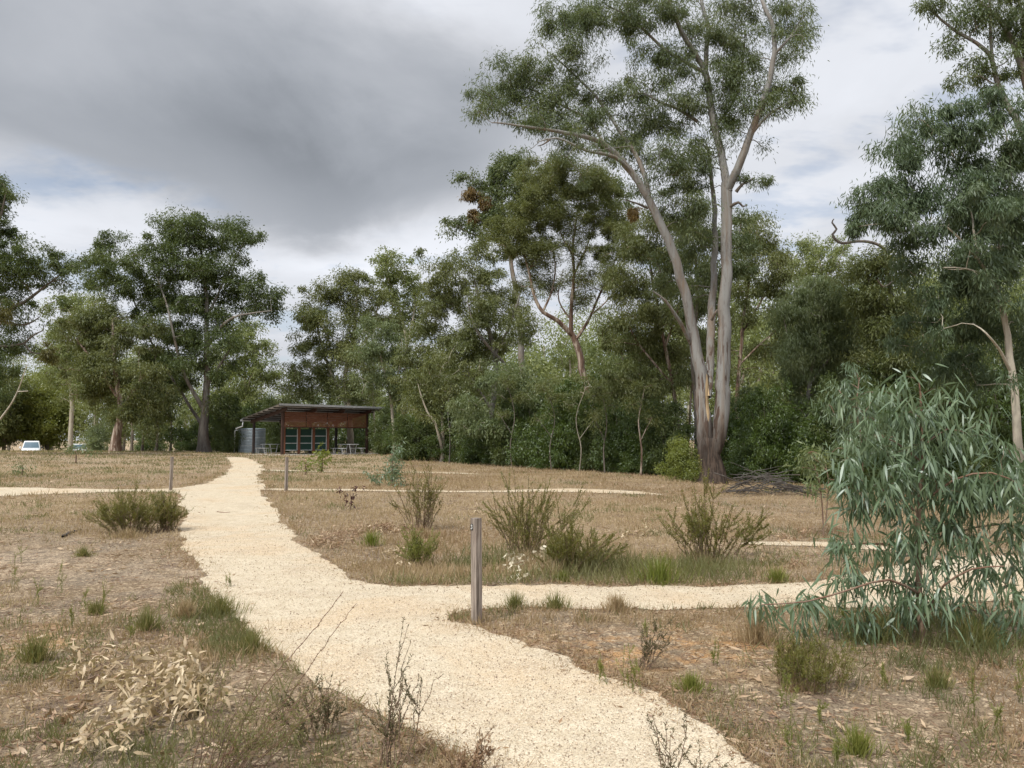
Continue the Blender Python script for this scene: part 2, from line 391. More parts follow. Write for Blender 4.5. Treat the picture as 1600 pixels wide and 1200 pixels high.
def ground_mat():
    m, n = new_mat('dry_ground')
    oc = n.node('ShaderNodeTexCoord').outputs['Object']
    a = n.noise(oc, 0.9, 6, 0.62, 0.3); b = n.noise(n.mapping(oc, (1, 1, 1), (7, 3, 0)), 9.0, 6, 0.7)
    c = n.noise(oc, 55.0, 4, 0.7); v = n.vor(oc, 38.0, 'Color'); vb = n.sep(v)[0]; v2 = n.sep(n.vor(oc, 95.0, 'Color'))[1]
    brown = n.mix(b, (0.130, 0.090, 0.054), (0.43, 0.325, 0.205))
    grey = n.mix(b, (0.175, 0.138, 0.098), (0.36, 0.29, 0.205))
    base = n.mix(n.ss(a, 0.42, 0.60), brown, grey)
    straw = n.mix(b, (0.225, 0.160, 0.088), (0.430, 0.325, 0.190))
    base = n.mix(n.attr('straw'), base, straw)
    orange = n.mix(b, (0.40, 0.21, 0.09), (0.62, 0.40, 0.20))
    base = n.mix(n.m('MULTIPLY', n.attr('orange'), n.ss(n.noise(oc, 3.5, 5, 0.65), 0.40, 0.62)), base, orange)
    pale = n.mix(b, (0.47, 0.35, 0.24), (0.66, 0.53, 0.38))
    base = n.mix(n.m('MULTIPLY', n.attr('pale'), n.ss(n.noise(oc, 4.5, 6, 0.7), 0.42, 0.62)), base, pale)
    chips = n.m('MULTIPLY', n.ss(vb, 0.84, 0.88), 0.8)
    base = n.mix(n.m('MULTIPLY', n.ss(n.noise(oc, 2.3, 6, .72), .52, .6), .45), base, (0.44, 0.34, 0.24))
    base = n.mix(n.m('MULTIPLY', n.ss(n.noise(n.mapping(oc, (1, 1, 1), (3, 8, 0)), 1.7, 6, .7), .54, .64), .55), base, (0.15, 0.11, 0.085))
    base = n.mix(chips, base, (0.60, 0.47, 0.32))
    base = n.mix(n.m('MULTIPLY', n.ss(v2, 0.78, 0.86), 0.7), base, (0.085, 0.055, 0.038))
    base = n.mix(n.m('MULTIPLY', n.ss(c, 0.5, 0.7), 0.35), base, (0.10, 0.07, 0.05))
    h = n.m('ADD', n.m('MULTIPLY', b, 1.2), n.m('ADD', n.m('MULTIPLY', c, 0.5), n.m('MULTIPLY', vb, 0.35)))
    out(n, princ(n, base, 0.95, h, 0.9, 0.05, spec=0.1)); return m
def path_mat():
    m, n = new_mat('granitic_sand')
    oc = n.node('ShaderNodeTexCoord').outputs['Object']
    a = n.noise(oc, 0.55, 5, 0.6, 0.4); b = n.noise(oc, 6.0, 6, 0.7); f = n.noise(oc, 70.0, 3, 0.7)
    v = n.sep(n.vor(oc, 120.0, 'Color')); v2 = n.sep(n.vor(oc, 140.0, 'Color')); 
    c = n.mix(n.ss(b, 0.3, 0.7), (0.545, 0.46, 0.325), (0.665, 0.58, 0.435))
    c = n.mix(n.m('MULTIPLY', n.ss(a, 0.46, 0.62), 0.5), c, (0.60, 0.44, 0.27))
    c = n.mix(n.m('MULTIPLY', n.ss(n.noise(oc, 1.4, 6, .7), 0.5, 0.68), 0.35), c, (0.42, 0.34, 0.25))
    c = n.mix(n.m('MULTIPLY', n.ss(v[0], 0.80, 0.9), 0.6), c, (0.76, 0.68, 0.54))
    c = n.mix(n.m('MULTIPLY', n.ss(v[1], 0.78, 0.86), 0.42), c, (0.28, 0.19, 0.12))
    c = n.mix(n.m('MULTIPLY', n.ss(v2[2], 0.84, 0.9), 0.6), c, (0.19, 0.14, 0.105))
    c = n.mix(n.m('MULTIPLY', n.ss(f, 0.55, 0.75), 0.35), c, (0.42, 0.30, 0.19))
    h = n.m('ADD', n.m('MULTIPLY', f, 0.7), n.m('ADD', n.m('MULTIPLY', v[0], 0.5), b))
    out(n, princ(n, c, 0.95, h, 0.8, 0.018, spec=0.1)); return m
GROUND, PATHM = ground_mat(), path_mat()

# ------------------------------------------------------------------ paths: outlines on the ground
PATH_PX = [(1250, 1260), (1130, 1152), (1020, 1096), (940, 1055), (880, 1030), (820, 1005), (770, 990), (735, 982), (705, 972), (700, 962), (735, 955),
           (790, 950), (850, 951), (1000, 954), (1150, 951), (1250, 948), (1400, 950), (1520, 945), (1700, 938), (1760, 890), (1600, 868), (1500, 872), (1400, 884), (1280, 909), (1150, 917), (1000, 918),
           (800, 915), (700, 914), (610, 916), (560, 905), (512, 880), (470, 848), (440, 818), (422, 790), (412, 771), (414, 757), (402, 745), (414, 735), (410, 726), (393, 718), (372, 714),
           (352, 714.5), (356, 720), (362, 729), (352, 741), (326, 754), (285, 763), (200, 765), (100, 763), (0, 762), (-140, 761), (-140, 777), (0, 776), (90, 772), (180, 768.5), (262, 768.5), (285, 776), (290, 800),
           (288, 830), (292, 860), (312, 900), (330, 935), (352, 962), (385, 985), (440, 1022), (500, 1062), (560, 1100), (640, 1150), (740, 1195), (800, 1260)]
def poly_world(px): return np.array([ground(a, b)[:2] for a, b in px])
def densify(poly, jit=0.05, seed=1, step=0.06):
    rs = []
    n = len(poly)
    for i in range(n):
        a, b = poly[i], poly[(i + 1) % n]
        d = max(2.0, np.hypot(*(a + b) / 2)); L_ = np.hypot(*(b - a)); st = max(step, d * 0.012)
        k = max(1, int(L_ / st)); t = np.arange(k)[:, None] / k
        rs.append(a + (b - a) * t)
    q = np.vstack(rs)
    for _ in range(3): q = (np.roll(q, 1, 0) + q * 2 + np.roll(q, -1, 0)) / 4
    d = np.maximum(2.0, np.hypot(q[:, 0], q[:, 1]))
    amp = jit * np.minimum(1 + d * 0.04, 2.5)
    q[:, 0] += amp * ((fnoise(q[:, 0], q[:, 1], 2.2, seed, 5) - .5) * 3.4)
    q[:, 1] += amp * ((fnoise(q[:, 0], q[:, 1], 2.2, seed + 9, 5) - .5) * 3.4)
    return q
def inside(poly, x, y):
    res = np.zeros(len(x), bool); n = len(poly); j = n - 1
    for i in range(n):
        xi, yi = poly[i]; xj, yj = poly[j]
        if yi != yj:
            c = ((yi > y) != (yj > y)) & (x < (xj - xi) * (y - yi) / (yj - yi) + xi); res ^= c
        j = i
    return res
def sheet(name, poly, mat, lift, seed=0):
    x0, y0 = poly.min(0); x1, y1 = poly.max(0)
    pts = []
    r = max(2.5, y0 * 0.9)
    while r < y1 * 1.3:
        k = max(0.10, r * 0.03)
        xs = np.arange(x0, x1, k * 1.3); xs = xs + (hash(int(r * 100)) % 10) / 10 * k
        pts.append(np.stack([xs, np.full(len(xs), r)], 1)); r += k
    pts = np.vstack(pts); pts = pts[inside(poly, pts[:, 0], pts[:, 1])]
    allp = [Vector((float(a), float(b))) for a, b in np.vstack([poly, pts])]
    vs, _, fs, _, _, _ = geometry.delaunay_2d_cdt(allp, [], [list(range(len(poly)))], 1, 1e-6)
    V = np.array([(v.x, v.y, 0) for v in vs]); V[:, 2] = gz(V[:, 0], V[:, 1]) + lift
    T = np.array([list(f) for f in fs if len(f) == 3])
    nrm = np.cross(V[T[:, 1]] - V[T[:, 0]], V[T[:, 2]] - V[T[:, 0]])[:, 2]
    T[nrm < 0] = T[nrm < 0][:, ::-1]
    o = mesh_np(name, V, T, mat, smooth=True); tag(o, kind='structure'); return o
PATH = densify(poly_world(PATH_PX), 0.085, 3, 0.035)
sheet('path', PATH, PATHM, 0.006)
def strip(px, w, name, seed):
    c = catmull(np.array([ground(a, b)[:2] for a, b in px]), 1.0)
    t = unit(np.gradient(c, axis=0)); nn = np.stack([-t[:, 1], t[:, 0]], 1)
    ww = np.interp(np.linspace(0, 1, len(c)), np.linspace(0, 1, len(w)), w)[:, None]
    poly = densify(np.vstack([c + nn * ww / 2, (c - nn * ww / 2)[::-1]]), 0.06, seed, 0.12)
    sheet(name, poly, PATHM, 0.010); return poly
TR1 = strip([(404, 765), (520, 766), (640, 767.5), (760, 768.5), (860, 766.5), (960, 768.5), (1040, 774)], [.55, .5, .5, .35, 1.1, 1.0, .15], 'footpath', 5)
TR2 = strip([(408, 734.5), (480, 736.5), (560, 738.5), (650, 738), (760, 741.5)], [.9, .7, .3, 1.0, .3], 'footpath', 6)
TR3 = strip([(1140, 850), (1200, 849), (1300, 852), (1420, 860)], [.10, .35, .5, .3], 'footpath', 7)
def on_path(x, y, grow=0):
    m = inside(PATH, x, y)
    for t in (TR1, TR2, TR3): m |= inside(t, x, y)
    return m

# ------------------------------------------------------------------ ground sheet
def ground_attrs(x, y):
    z = gz(x, y); px, py = proj(x, y, z); f = np.maximum(y, 0) > 2
    def e(cx, cy, rx, ry, p=1.0): return np.exp(-(((px - cx) / rx) ** 2 + ((py - cy) / ry) ** 2) * p) * f
    nz = fnoise(x, y, 0.35, 4)
    straw = np.clip(sstep(y, 9, 17) * 0.65 + 1.5 * (nz - .5) + 0.25 * e(1000, 830, 350, 60), 0, 1)
    orange = np.clip(1.2 * e(960, 1020, 190, 32) + 1.0 * e(1150, 1010, 90, 32) + .8 * e(60, 1010, 90, 40) + .7 * e(760, 985, 60, 20) + .4 * e(250, 1000, 90, 40), 0, 1)
    pale = np.clip(1.2 * e(40, 880, 110, 22) + .7 * e(470, 822, 70, 9) + .6 * e(1230, 850, 120, 14) + .5 * e(1180, 880, 120, 12) + .5 * e(250, 900, 80, 30) + .6 * e(60, 1050, 60, 30)
                   + 0.7 * e(770, 978, 60, 16) + .7 * sstep(y, 26, 40) * (x < -6) + 0.35 * e(1400, 1150, 150, 60), 0, 1)
    k = np.where((y < 26) & (y > 2.5) & (np.abs(x) < 30))[0]; edge = np.zeros(len(x)); pb = PATH[::5]
    for c in range(0, len(k), 20000):
        kk = k[c:c + 20000]; dd = np.full(len(kk), 9.0)
        for p0 in range(0, len(pb), 60):
            q = pb[p0:p0 + 60]; dd = np.minimum(dd, np.sqrt(((x[kk][:, None] - q[None, :, 0]) ** 2 + (y[kk][:, None] - q[None, :, 1]) ** 2)).min(1))
        edge[kk] = np.exp(-(dd / 0.22) ** 2)
    pale = np.clip(pale + edge * .8, 0, 1)
    return straw, orange, pale
def build_ground():
    rr = [0.6]
    while rr[-1] < 1500: rr.append(rr[-1] * 1.014 + 0.004)
    rr = np.array(rr)
    th = np.concatenate([np.radians(np.linspace(-46, 46, 420)), np.radians(np.linspace(46, 314, 90))[1:-1]])
    R_, T_ = np.meshgrid(rr, th, indexing='ij')
    X = R_ * np.sin(T_); Y = R_ * np.cos(T_); Z = gz(X, Y)
    d, k = X.shape
    V = np.stack([X, Y, Z], -1).reshape(-1, 3)
    idx = np.arange(d * k).reshape(d, k); a = idx[:-1]; b = idx[1:]
    Q = np.stack([a, b, np.roll(b, -1, 1), np.roll(a, -1, 1)], -1).reshape(-1, 4)[:, ::-1]
    V = np.vstack([V, [[0, 0, float(gz(0, 0))]]])
    # centre fan as degenerate-free quads
    ring = idx[0]; cidx = d * k
    fan = np.stack([np.full(k // 2, cidx), ring[0:2 * (k // 2):2], ring[1:2 * (k // 2):2], np.roll(ring, -2)[0:2 * (k // 2):2]], -1)[:, ::-1]
    Q = np.vstack([Q, fan])
    s, o_, p = ground_attrs(V[:, 0], V[:, 1])
    o = mesh_np('ground', V, Q, GROUND, smooth=True, vattrs={'straw': s, 'orange': o_, 'pale': p}); tag(o, kind='structure')
build_ground()
# ------------------------------------------------------------------ trees
def ell_points(rng, n, c, r, hollow=0.5):
    d = unit(rng.normal(size=(n * 3, 3)))
    u = rng.random(n * 3) ** (1 / (2.0 + hollow * 2.5))
    p = d * u[:, None]
    keep = ~((p[:, 2] < -0.45) & (rng.random(n * 3) < 0.35)); p = p[keep][:n]
    return c + p * r
def clump_leaves(rng, centres, crad, per, L, Wd, droop, S=1, sub=7, spread=0.30, flat=0.75, curl=0.0, grav=0.0):
    """leaves in sprays on the shell of each clump; returns V, Q, rnd"""
    n = len(centres)
    sc = unit(rng.normal(size=(n, sub, 3)) + np.array([0, 0, 0.35])) * crad[:, None, None] * (0.45 + 0.65 * rng.random((n, sub, 1)))
    sc[..., 2] *= flat
    cidx = np.repeat(np.arange(n), per); sidx = rng.integers(0, sub, n * per)
    o = rng.normal(size=(n * per, 3)) * crad[cidx][:, None] * spread
    o[:, 2] *= 0.8
    B = centres[cidx] + sc[cidx, sidx] + o
    outd = unit(B - centres[cidx] + 1e-6)
    D = unit(outd * (1 - droop) * 0.9 + np.array([0, 0, -1.0]) * droop * 1.2 + rng.normal(size=B.shape) * 0.42)
    ln = L * (0.65 + 0.7 * rng.random(len(B)))
    V, Q = leaf_mesh(B, D, ln, Wd * (0.7 + 0.6 * rng.random(len(B))), S, curl, rng, grav)
    crnd = rng.random(n); srnd = rng.random((n, sub))
    r = np.clip(0.40 * crnd[cidx] + 0.25 * srnd[cidx, sidx] + 0.35 * rng.random(len(B)), 0, 1)
    return V, Q, (np.repeat(r, S) if S > 1 else r)
def trunk_tube(pts4, sides, rng, flare=0.0, rough=0.07):
    P3 = pts4[:, :3]; R = pts4[:, 3]; K = len(P3)
    T = unit(np.gradient(P3, axis=0)); ref = np.array([0.0, 1, 0.05]); A = []
    for t in T:
        ref = ref - t * ref.dot(t); ref = ref / np.linalg.norm(ref); A.append(ref)
    A = np.array(A); B = np.cross(T, A); ang = np.arange(sides) * 2 * math.pi / sides
    s = np.concatenate([[0], np.cumsum(np.linalg.norm(np.diff(P3, axis=0), axis=1))])
    ph = rng.random(3) * 6
    lump = 1 + rough * np.sin(3 * ang[None] + ph[0] + 0.5 * s[:, None]) + rough * 0.6 * np.sin(5 * ang[None] + ph[1] - 0.9 * s[:, None]) + rng.normal(size=(K, sides)) * rough * 0.25
    if flare: lump = lump * (1 + flare * np.exp(-s / (R[0] * 1.3))[:, None] * (1 + 0.35 * np.sin(4 * ang[None] + ph[2])))
    V = P3[:, None] + (R[:, None] * lump)[..., None] * (A[:, None] * np.cos(ang)[None, :, None] + B[:, None] * np.sin(ang)[None, :, None])
    idx = np.arange(K * sides).reshape(K, sides); a = idx[:-1]; b = idx[1:]
    Q = np.stack([a, np.roll(a, -1, 1), np.roll(b, -1, 1), b], -1).reshape(-1, 4)
    return V.reshape(-1, 3), Q
def merge(parts):
    V = []; Q = []; n = 0
    for v, q in parts: V.append(v); Q.append(q + n); n += len(v)
    return np.vstack(V), np.vstack(Q)
def twigs_to(nodes, rads, targets, rng, rtip=0.006, up=0.25, K=6, thick=0.011):
    """greedy branching from existing skeleton nodes to each target; returns (n,K,3),(n,K)"""
    nodes = [np.asarray(nodes)]; rads = [np.asarray(rads)]
    N = nodes[0]; R = rads[0]
    d0 = np.min(np.linalg.norm(targets[:, None] - N[None, ::2], axis=2), axis=1)
    PT = []; RR = []
    for i in np.argsort(d0):
        t = targets[i]
        dv = t - N; d = np.linalg.norm(dv, axis=1)
        cost = d + np.maximum(0, -dv[:, 2]) * 0.8 - np.minimum(R, 0.1) * 2
        j = int(np.argmin(cost)); a = N[j]; ln = d[j]
        s = np.linspace(0, 1, K)[:, None]
        bow = np.array([0, 0, up * ln * 0.35]) + rng.normal(size=3) * ln * 0.10
        pts = a + (t - a) * s + bow * (4 * s * (1 - s)) * (1 - 0.4 * s)
        pts[1:-1] += rng.normal(size=(K - 2, 3)) * ln * 0.025
        r0 = min(R[j] * 0.62, thick * ln + rtip * 1.5); r0 = max(r0, rtip * 1.2)
        rr = np.linspace(r0, rtip, K)
        PT.append(pts); RR.append(rr)
        N = np.vstack([N, pts[1:]]); R = np.concatenate([R, rr[1:]])
    return np.array(PT), np.array(RR)
STAT = []
COVK = 2.45
BS = 1.2
def tree(name, label, cat, Y, limbs, blobs, fol, brk, leaf=(0.14, 0.03), cov=1.5, cr=0.5, droop=0.6, seed=1, depth=1.0, group=None,
         mist=None, bare=None, flare=0.35, S=1, sides=12, twigmat=None, hollow=0.5, thick=0.011, flat=0.75, sub=7, spread=0.48, fill=0.12, parts=None, curl=0.0, grav=0.0, rtip=None):
    rng = np.random.default_rng(seed); px0, py0 = limbs[0][0][:2]
    b = P(px0, py0, Y); b[2] = gz(b[0], Y)
    root = empty(name, b, label, cat, group)
    rk = {25: 0.84, 6.15: 0.9}.get(Y, 0.74)
    sc = Y / F; tv = []; nodes = []; rads = []
    for li, lb in enumerate(limbs):
        pts = []
        for q in lb:
            dy = q[3] if len(q) > 3 else 0
            w = P(q[0], q[1], Y + dy); pts.append([*w, q[2] * sc * rk])
        if li == 0: pts[0][2] = b[2] - 0.12
        pts = catmull(pts, max(0.22, 0.5 * sc * 20)); pts[:, 3] = np.maximum(pts[:, 3], 0.004)
        k = len(pts)
        wig = np.stack([fnoise(np.arange(k) * 0.37, np.full(k, li * 3.1 + c), 1.0, seed + c, 3) - 0.5 for c in range(3)], 1)
        pts[:, :3] += wig * np.minimum(pts[:, 3:4] * 1.1 + 0.02, 0.25) * np.linspace(0, 1, k)[:, None] ** 0.3
        tv.append(trunk_tube(pts, sides if li < 3 else max(6, sides - 4), rng, flare if li == 0 else 0))
        nodes.append(pts[:, :3]); rads.append(pts[:, 3])
    cw = []; cen = []; cra = []; leafarea = 0.5 * leaf[0] * leaf[1] * (1.3 if S > 1 else 1); nl = 0
    for q in blobs:
        rx, ry = q[2] * sc * BS, q[3] * sc * BS; dd = (rx * ry) ** 0.5
        dy = q[4] if len(q) > 4 else rng.uniform(-0.7, 0.7) * dd * 1.3 * depth
        c = P(q[0], q[1], Y + dy); k2 = (Y + dy) / Y
        n = max(2, int(1.5 * rx * ry / (cr * cr) * 1.15))
        n = int(n * 1.25); bsr = rng.uniform(.82, 1.15)
        nn = ell_points(rng, n, c, bsr * np.array([max(rx - cr * .55, .1), max(dd * depth, .2), max(ry - cr * .5, .1)]) * k2, hollow)
        nn = nn + rng.normal(size=nn.shape) * cr * np.array([.55, .55, .4]); n = len(nn)
        cw.append(np.full(n, q[5] if len(q) > 5 else 1.0))
        cen.append(nn); cra.append(cr * (0.35 + 0.85 * rng.random(n)))
        nl += cov * COVK * math.pi * rx * ry / leafarea
    nb = sum(len(c) for c in cen); NN, RR0 = np.vstack(nodes), np.concatenate(rads); thin = np.where(RR0 < max(0.055, 0.0022 * Y))[0]
    if len(thin) and fill:
        kf = int(nb * fill); pk = NN[rng.choice(thin, kf)]; hi = pk[:, 2] > b[2] + 0.35 * (NN[:, 2].max() - b[2]); pk = pk[hi]; kf = len(pk)
        cw.append(np.full(kf, .55)); cen.append(pk + rng.normal(size=(kf, 3)) * cr * np.array([1.3, 1.3, 1.0])); cra.append(cr * (0.4 + 0.6 * rng.random(kf))); nl *= 1 + 0.7 * kf / nb
    cen = np.vstack(cen); cra = np.concatenate(cra); per = max(6, int(nl / len(cen)))
    PT, RR = twigs_to(np.vstack(nodes), np.concatenate(rads), cen, rng, rtip or 0.004 + 0.00022 * Y, thick=thick)
    v, q = batch_tubes(PT, RR, 5 if Y < 30 else 4)
    V, Q = merge(tv + [(v, q)]); mesh_np('trunk', V, Q, brk, root, smooth=True)
    v, q, r = clump_leaves(rng, cen, cra, per, leaf[0], leaf[1], droop, S, sub, spread, flat, curl, grav)
    kp = np.repeat(rng.random(len(q) // S) < np.repeat(np.concatenate(cw), per), S); q = q[kp]; r = r[kp]
    mesh_np('crown', v, q, fol, root, rnd=r)
    STAT.append((label[:30], len(cen), len(q)))
    for mm in (mist or []):
        c = P(mm[0], mm[1], Y + (mm[5] if len(mm) > 5 else -0.5)); rx, ry = mm[2] * sc, mm[3] * sc
        n = 14; cc = c + unit(rng.normal(size=(n, 3))) * np.array([rx, rx, ry]) * rng.random((n, 1)) ** .5 * .8
        v, q, r = clump_leaves(rng, cc, np.full(n, rx * .45), 110, leaf[0] * 1.1, leaf[1] * 0.8, 0.85)
        o = mesh_np('mistletoe', v, q, FOL_MIST if mm[4] == 'o' else FOL_MISTG, root, rnd=r)
    for lb in (bare or []):
        pts = catmull([[*P(q[0], q[1], Y + (q[3] if len(q) > 3 else 0)), q[2] * sc * .75] for q in lb], max(0.15, 6 * sc))
        v, q = trunk_tube(pts, 7, rng, 0, 0.1)
        mesh_np('dead_branch', v, q, BARK_DARK if lb is not None and parts != 'palebare' else BARK_PALE, root, smooth=True)
    return root

GUM = 'leaning row of trees'
# the great twin-stemmed gum
tree('gum_tree', 'huge pale grey gum with trunk split into several tall stems, rising above all other trees', 'tree', 25,
     [[(1112, 768, 23), (1112, 735, 18.5), (1108, 700, 19), (1106, 685, 18)],
      [(1110, 712, 16), (1122, 680, 15), (1129, 620, 13.5), (1131, 520, 11.5), (1134, 400, 10), (1137, 320, 9.5), (1138, 285, 10)],
      [(1105, 705, 15), (1098, 640, 13), (1096, 590, 11.5), (1083, 520, 9.5), (1070, 460, 9, -.2), (1047, 385, 8, -.4), (1018, 322, 7, -.6), (988, 270, 6, -.8), (950, 230, 5, -1), (905, 211, 3.6, -1.2), (850, 202, 2.6, -1.3), (790, 193, 1.6, -1.3), (768, 192, .8, -1.3)],
      [(1104, 620, 9), (1110, 560, 7.5, .3), (1112, 500, 7.5, .5), (1116, 420, 6, .8), (1117, 350, 5, 1), (1113, 290, 4, 1.2), (1106, 230, 2.5, 1.4)],
      [(1138, 300, 8), (1127, 245, 7, .2), (1114, 180, 6.5, .4), (1103, 115, 6, .5), (1088, 85, 5, .4), (1068, 55, 4.5, .2), (1052, 20, 4, 0), (1035, -30, 3, -.3), (1020, -70, 2)],
      [(1137, 295, 8.5), (1152, 265, 7.5, -.3), (1172, 212, 6.5, -.5), (1196, 145, 5.5, -.7), (1210, 85, 4.5, -.8), (1207, 40, 4, -.8), (1192, 5, 3.4, -.8), (1180, -50, 2.5)],
      [(1103, 120, 5, .5), (1104, 70, 4.5, .8), (1106, 40, 4, 1), (1095, 0, 3.2, 1.2), (1090, -60, 2.5, 1.3)],
      [(1018, 322, 4.5, -.6), (1000, 255, 4, -.3), (965, 200, 3, 0), (930, 150, 2.4, .3), (890, 110, 1.7, .5), (862, 85, 1)],
      [(1103, 115, 4, .5), (1060, 90, 3.2, .2), (1030, 70, 2.6, .1), (990, 30, 2, 0), (950, 10, 1.2)],
      [(985, 268, 4, -.8), (960, 245, 3.4, -1.3), (915, 235, 2.4, -1.7), (870, 215, 1.6, -2), (840, 222, .8, -2)],
      [(950, 232, 3.2, -1), (920, 190, 2.6, -.4), (880, 165, 2, 0), (830, 140, 1.5, .2), (780, 125, .8, .2)],
      [(1090, 190, 3.4, .4), (1060, 170, 2.8, .2), (1030, 160, 2.2, 0), (1005, 145, 1.5), (985, 150, .8)],
      [(1172, 212, 3.4, -.5), (1200, 180, 2.4, -.7), (1232, 160, 1.4, -.8), (1245, 150, .7)],
      [(1210, 85, 2.6, -.8), (1232, 60, 2, -1), (1250, 40, 1)],
      [(1118, 200, 3.0, .4), (1150, 150, 2.4, 1), (1160, 100, 1.6, 1.3), (1165, 50, 1)],
      [(1084, 545, 4, .2), (1060, 500, 3.2, -.6), (1040, 470, 2, -1), (1020, 455, 1, -1.2)]],
     [(748, 160, 32, 15), (778, 142, 36, 24), (800, 112, 34, 22), (828, 125, 34, 26), (782, 178, 36, 13), (842, 168, 42, 30), (872, 140, 34, 28), (905, 185, 46, 22), (900, 215, 30, 10), (868, 198, 34, 12),
      (935, 160, 30, 24), (888, 85, 30, 28), (870, 40, 36, 18), (912, 45, 42, 32), (852, 20, 20, 18), (905, 10, 34, 20), (955, 25, 42, 24), (1000, 12, 42, 20), (1040, 18, 36, 22), (1010, 55, 38, 20),
      (1045, 85, 36, 28), (1005, 95, 24, 14), (1080, 45, 22, 40), (1062, 128, 36, 26), (1000, 138, 28, 20), (975, 150, 16, 26), (1012, 190, 38, 30), (1068, 185, 34, 32), (1150, 20, 44, 30), (1120, 60, 24, 36),
      (1145, 85, 30, 26), (1128, 125, 26, 36), (1168, 125, 36, 28), (1175, 165, 32, 30), (1150, 195, 26, 24), (1220, 22, 30, 24), (1236, 50, 24, 24), (1242, 92, 22, 18), (1232, 140, 24, 24), (1236, 168, 16, 14), (1212, 120, 16, 30),
      (968, 232, 34, 22), (1005, 240, 30, 28), (1042, 258, 34, 32), (1075, 280, 34, 36), (1010, 290, 22, 20), (1050, 322, 30, 28), (1092, 330, 26, 40), (1092, 240, 24, 30), (1165, 295, 20, 20), (1080, 380, 30, 34, 1.5), (1048, 440, 28, 36, 1.5)],
     FOL_BIG, BARK_BIG, (0.14, 0.024), 1.08, 0.36, 0.6, 11, 1.0, sides=18, spread=0.54, sub=12, fill=0.45,
     mist=[(990, 333, 9, 17, 'o')],
     bare=[[(1150, 300, 3.6, -.1), (1160, 288, 2.6, -.2), (1172, 282, 1.8, -.2), (1180, 277, .9, -.2)], [(1142, 322, 3.4, -.1), (1154, 316, 2.6, -.3), (1160, 322, 1.9, -.3), (1167, 321, .9, -.3)],
           [(1012, 325, 3, -.6), (996, 318, 2.2, -.8), (976, 312, 1.0, -.9)], [(860, 218, 2, -1.6), (848, 226, 1.4, -1.6), (840, 228, .7, -1.6)], [(1112, 500, 3, 0), (1117, 490, 2.4, -.2), (1121, 484, 1.4, -.2)]])
# left-hand trees
tree('gum_tree', 'dark tree cut off by the left edge, hung with clumps of olive mistletoe', 'tree', 44,
     [[(-70, 740, 16), (-62, 640, 12), (-50, 540, 10), (-42, 440, 8), (-30, 350, 4)], [(-50, 560, 8), (-10, 500, 5), (40, 470, 3.4), (80, 440, 1.8), (105, 420, 1)],
      [(-48, 520, 6), (0, 505, 3), (40, 508, 2.2), (62, 495, 1)], [(-52, 560, 6), (-20, 545, 4), (20, 540, 2.6), (38, 536, 2), (50, 525, 1.8), (68, 516, 1)], [(38, 536, 1.8), (48, 550, 1.7), (68, 552, 1.3), (78, 548, .8)],
      [(-42, 440, 5), (-20, 390, 4), (0, 340, 2.6), (10, 300, 1.2)], [(-30, 400, 4), (-60, 330, 3), (-70, 280, 2)]],
     [(2, 315, 26, 36), (-40, 300, 40, 40), (-5, 360, 26, 24), (10, 405, 34, 24), (35, 420, 30, 26), (-40, 380, 50, 40), (75, 405, 14, 18), (96, 410, 26, 22), (105, 425, 14, 16), (80, 440, 24, 14), (20, 440, 30, 20), (-10, 470, 34, 24),
      (0, 545, 34, 24), (-30, 520, 40, 30), (18, 562, 20, 22), (-10, 590, 30, 18), (50, 478, 10, 10), (-30, 620, 40, 24)],
     FOL_DARK, BARK_DARK, (0.17, 0.05), 1.35, 0.5, 0.5, 21, 0.8, mist=[(6, 492, 24, 30, 'g', -1.2), (78, 552, 13, 22, 'g', 0)],
     bare=[[(0, 655, 1.6, -2), (18, 630, 1.5, -2), (30, 605, 1.2, -2), (42, 570, .8, -2)], [(28, 612, 1.1, -2), (44, 611, .8, -2)]], parts='palebare')
tree('gum_tree', 'tall dark spreading gum standing beside the start of the path left of the shelter', 'tree', 60,
     [[(319, 709, 13), (318, 680, 10), (321, 640, 8), (323, 590, 6.5), (322, 540, 5.5), (324, 480, 4), (318, 420, 3), (310, 370, 1.5)],
      [(319, 670, 4), (300, 640, 3.2, 1), (275, 600, 2.6, 1.5), (250, 560, 2.2, 2), (225, 510, 2, 2), (205, 460, 1.2, 1)], [(322, 545, 4), (342, 515, 3, -1), (365, 496, 2.4, -1.5), (390, 490, 1.8, -2), (425, 485, 1, -2)],
      [(322, 500, 3), (345, 450, 2), (370, 400, 1.4), (385, 370, 1)], [(318, 640, 5), (290, 590, 3.4, -1), (275, 540, 2.4, -2), (262, 480, 2, -2), (240, 420, 1.2)], [(325, 600, 3.4), (350, 560, 2.4), (370, 530, 1.2)]],
     [(300, 358, 38, 26), (262, 350, 22, 18), (278, 385, 44, 26), (330, 372, 40, 28), (372, 372, 28, 22), (388, 365, 14, 16), (240, 400, 26, 20), (175, 385, 26, 20), (160, 410, 24, 24), (190, 412, 30, 26), (168, 445, 30, 22),
      (210, 448, 30, 22), (252, 435, 36, 28), (300, 425, 40, 28), (345, 425, 34, 28), (370, 450, 28, 22), (330, 475, 36, 24), (285, 480, 38, 28), (240, 480, 34, 26), (400, 440, 24, 16), (415, 465, 22, 18), (426, 487, 20, 16), (392, 480, 22, 14),
      (355, 500, 30, 18), (225, 515, 30, 18), (262, 520, 38, 22), (300, 530, 30, 22), (350, 535, 24, 22), (280, 560, 30, 24), (240, 555, 26, 20), (345, 580, 24, 30), (300, 590, 26, 26), (145, 440, 16, 14), (345, 640, 20, 22)],
     FOL_DARK, BARK_GREY, (0.24, 0.07), 1.35, 0.62, 0.5, 22, 1.1, sub=8)
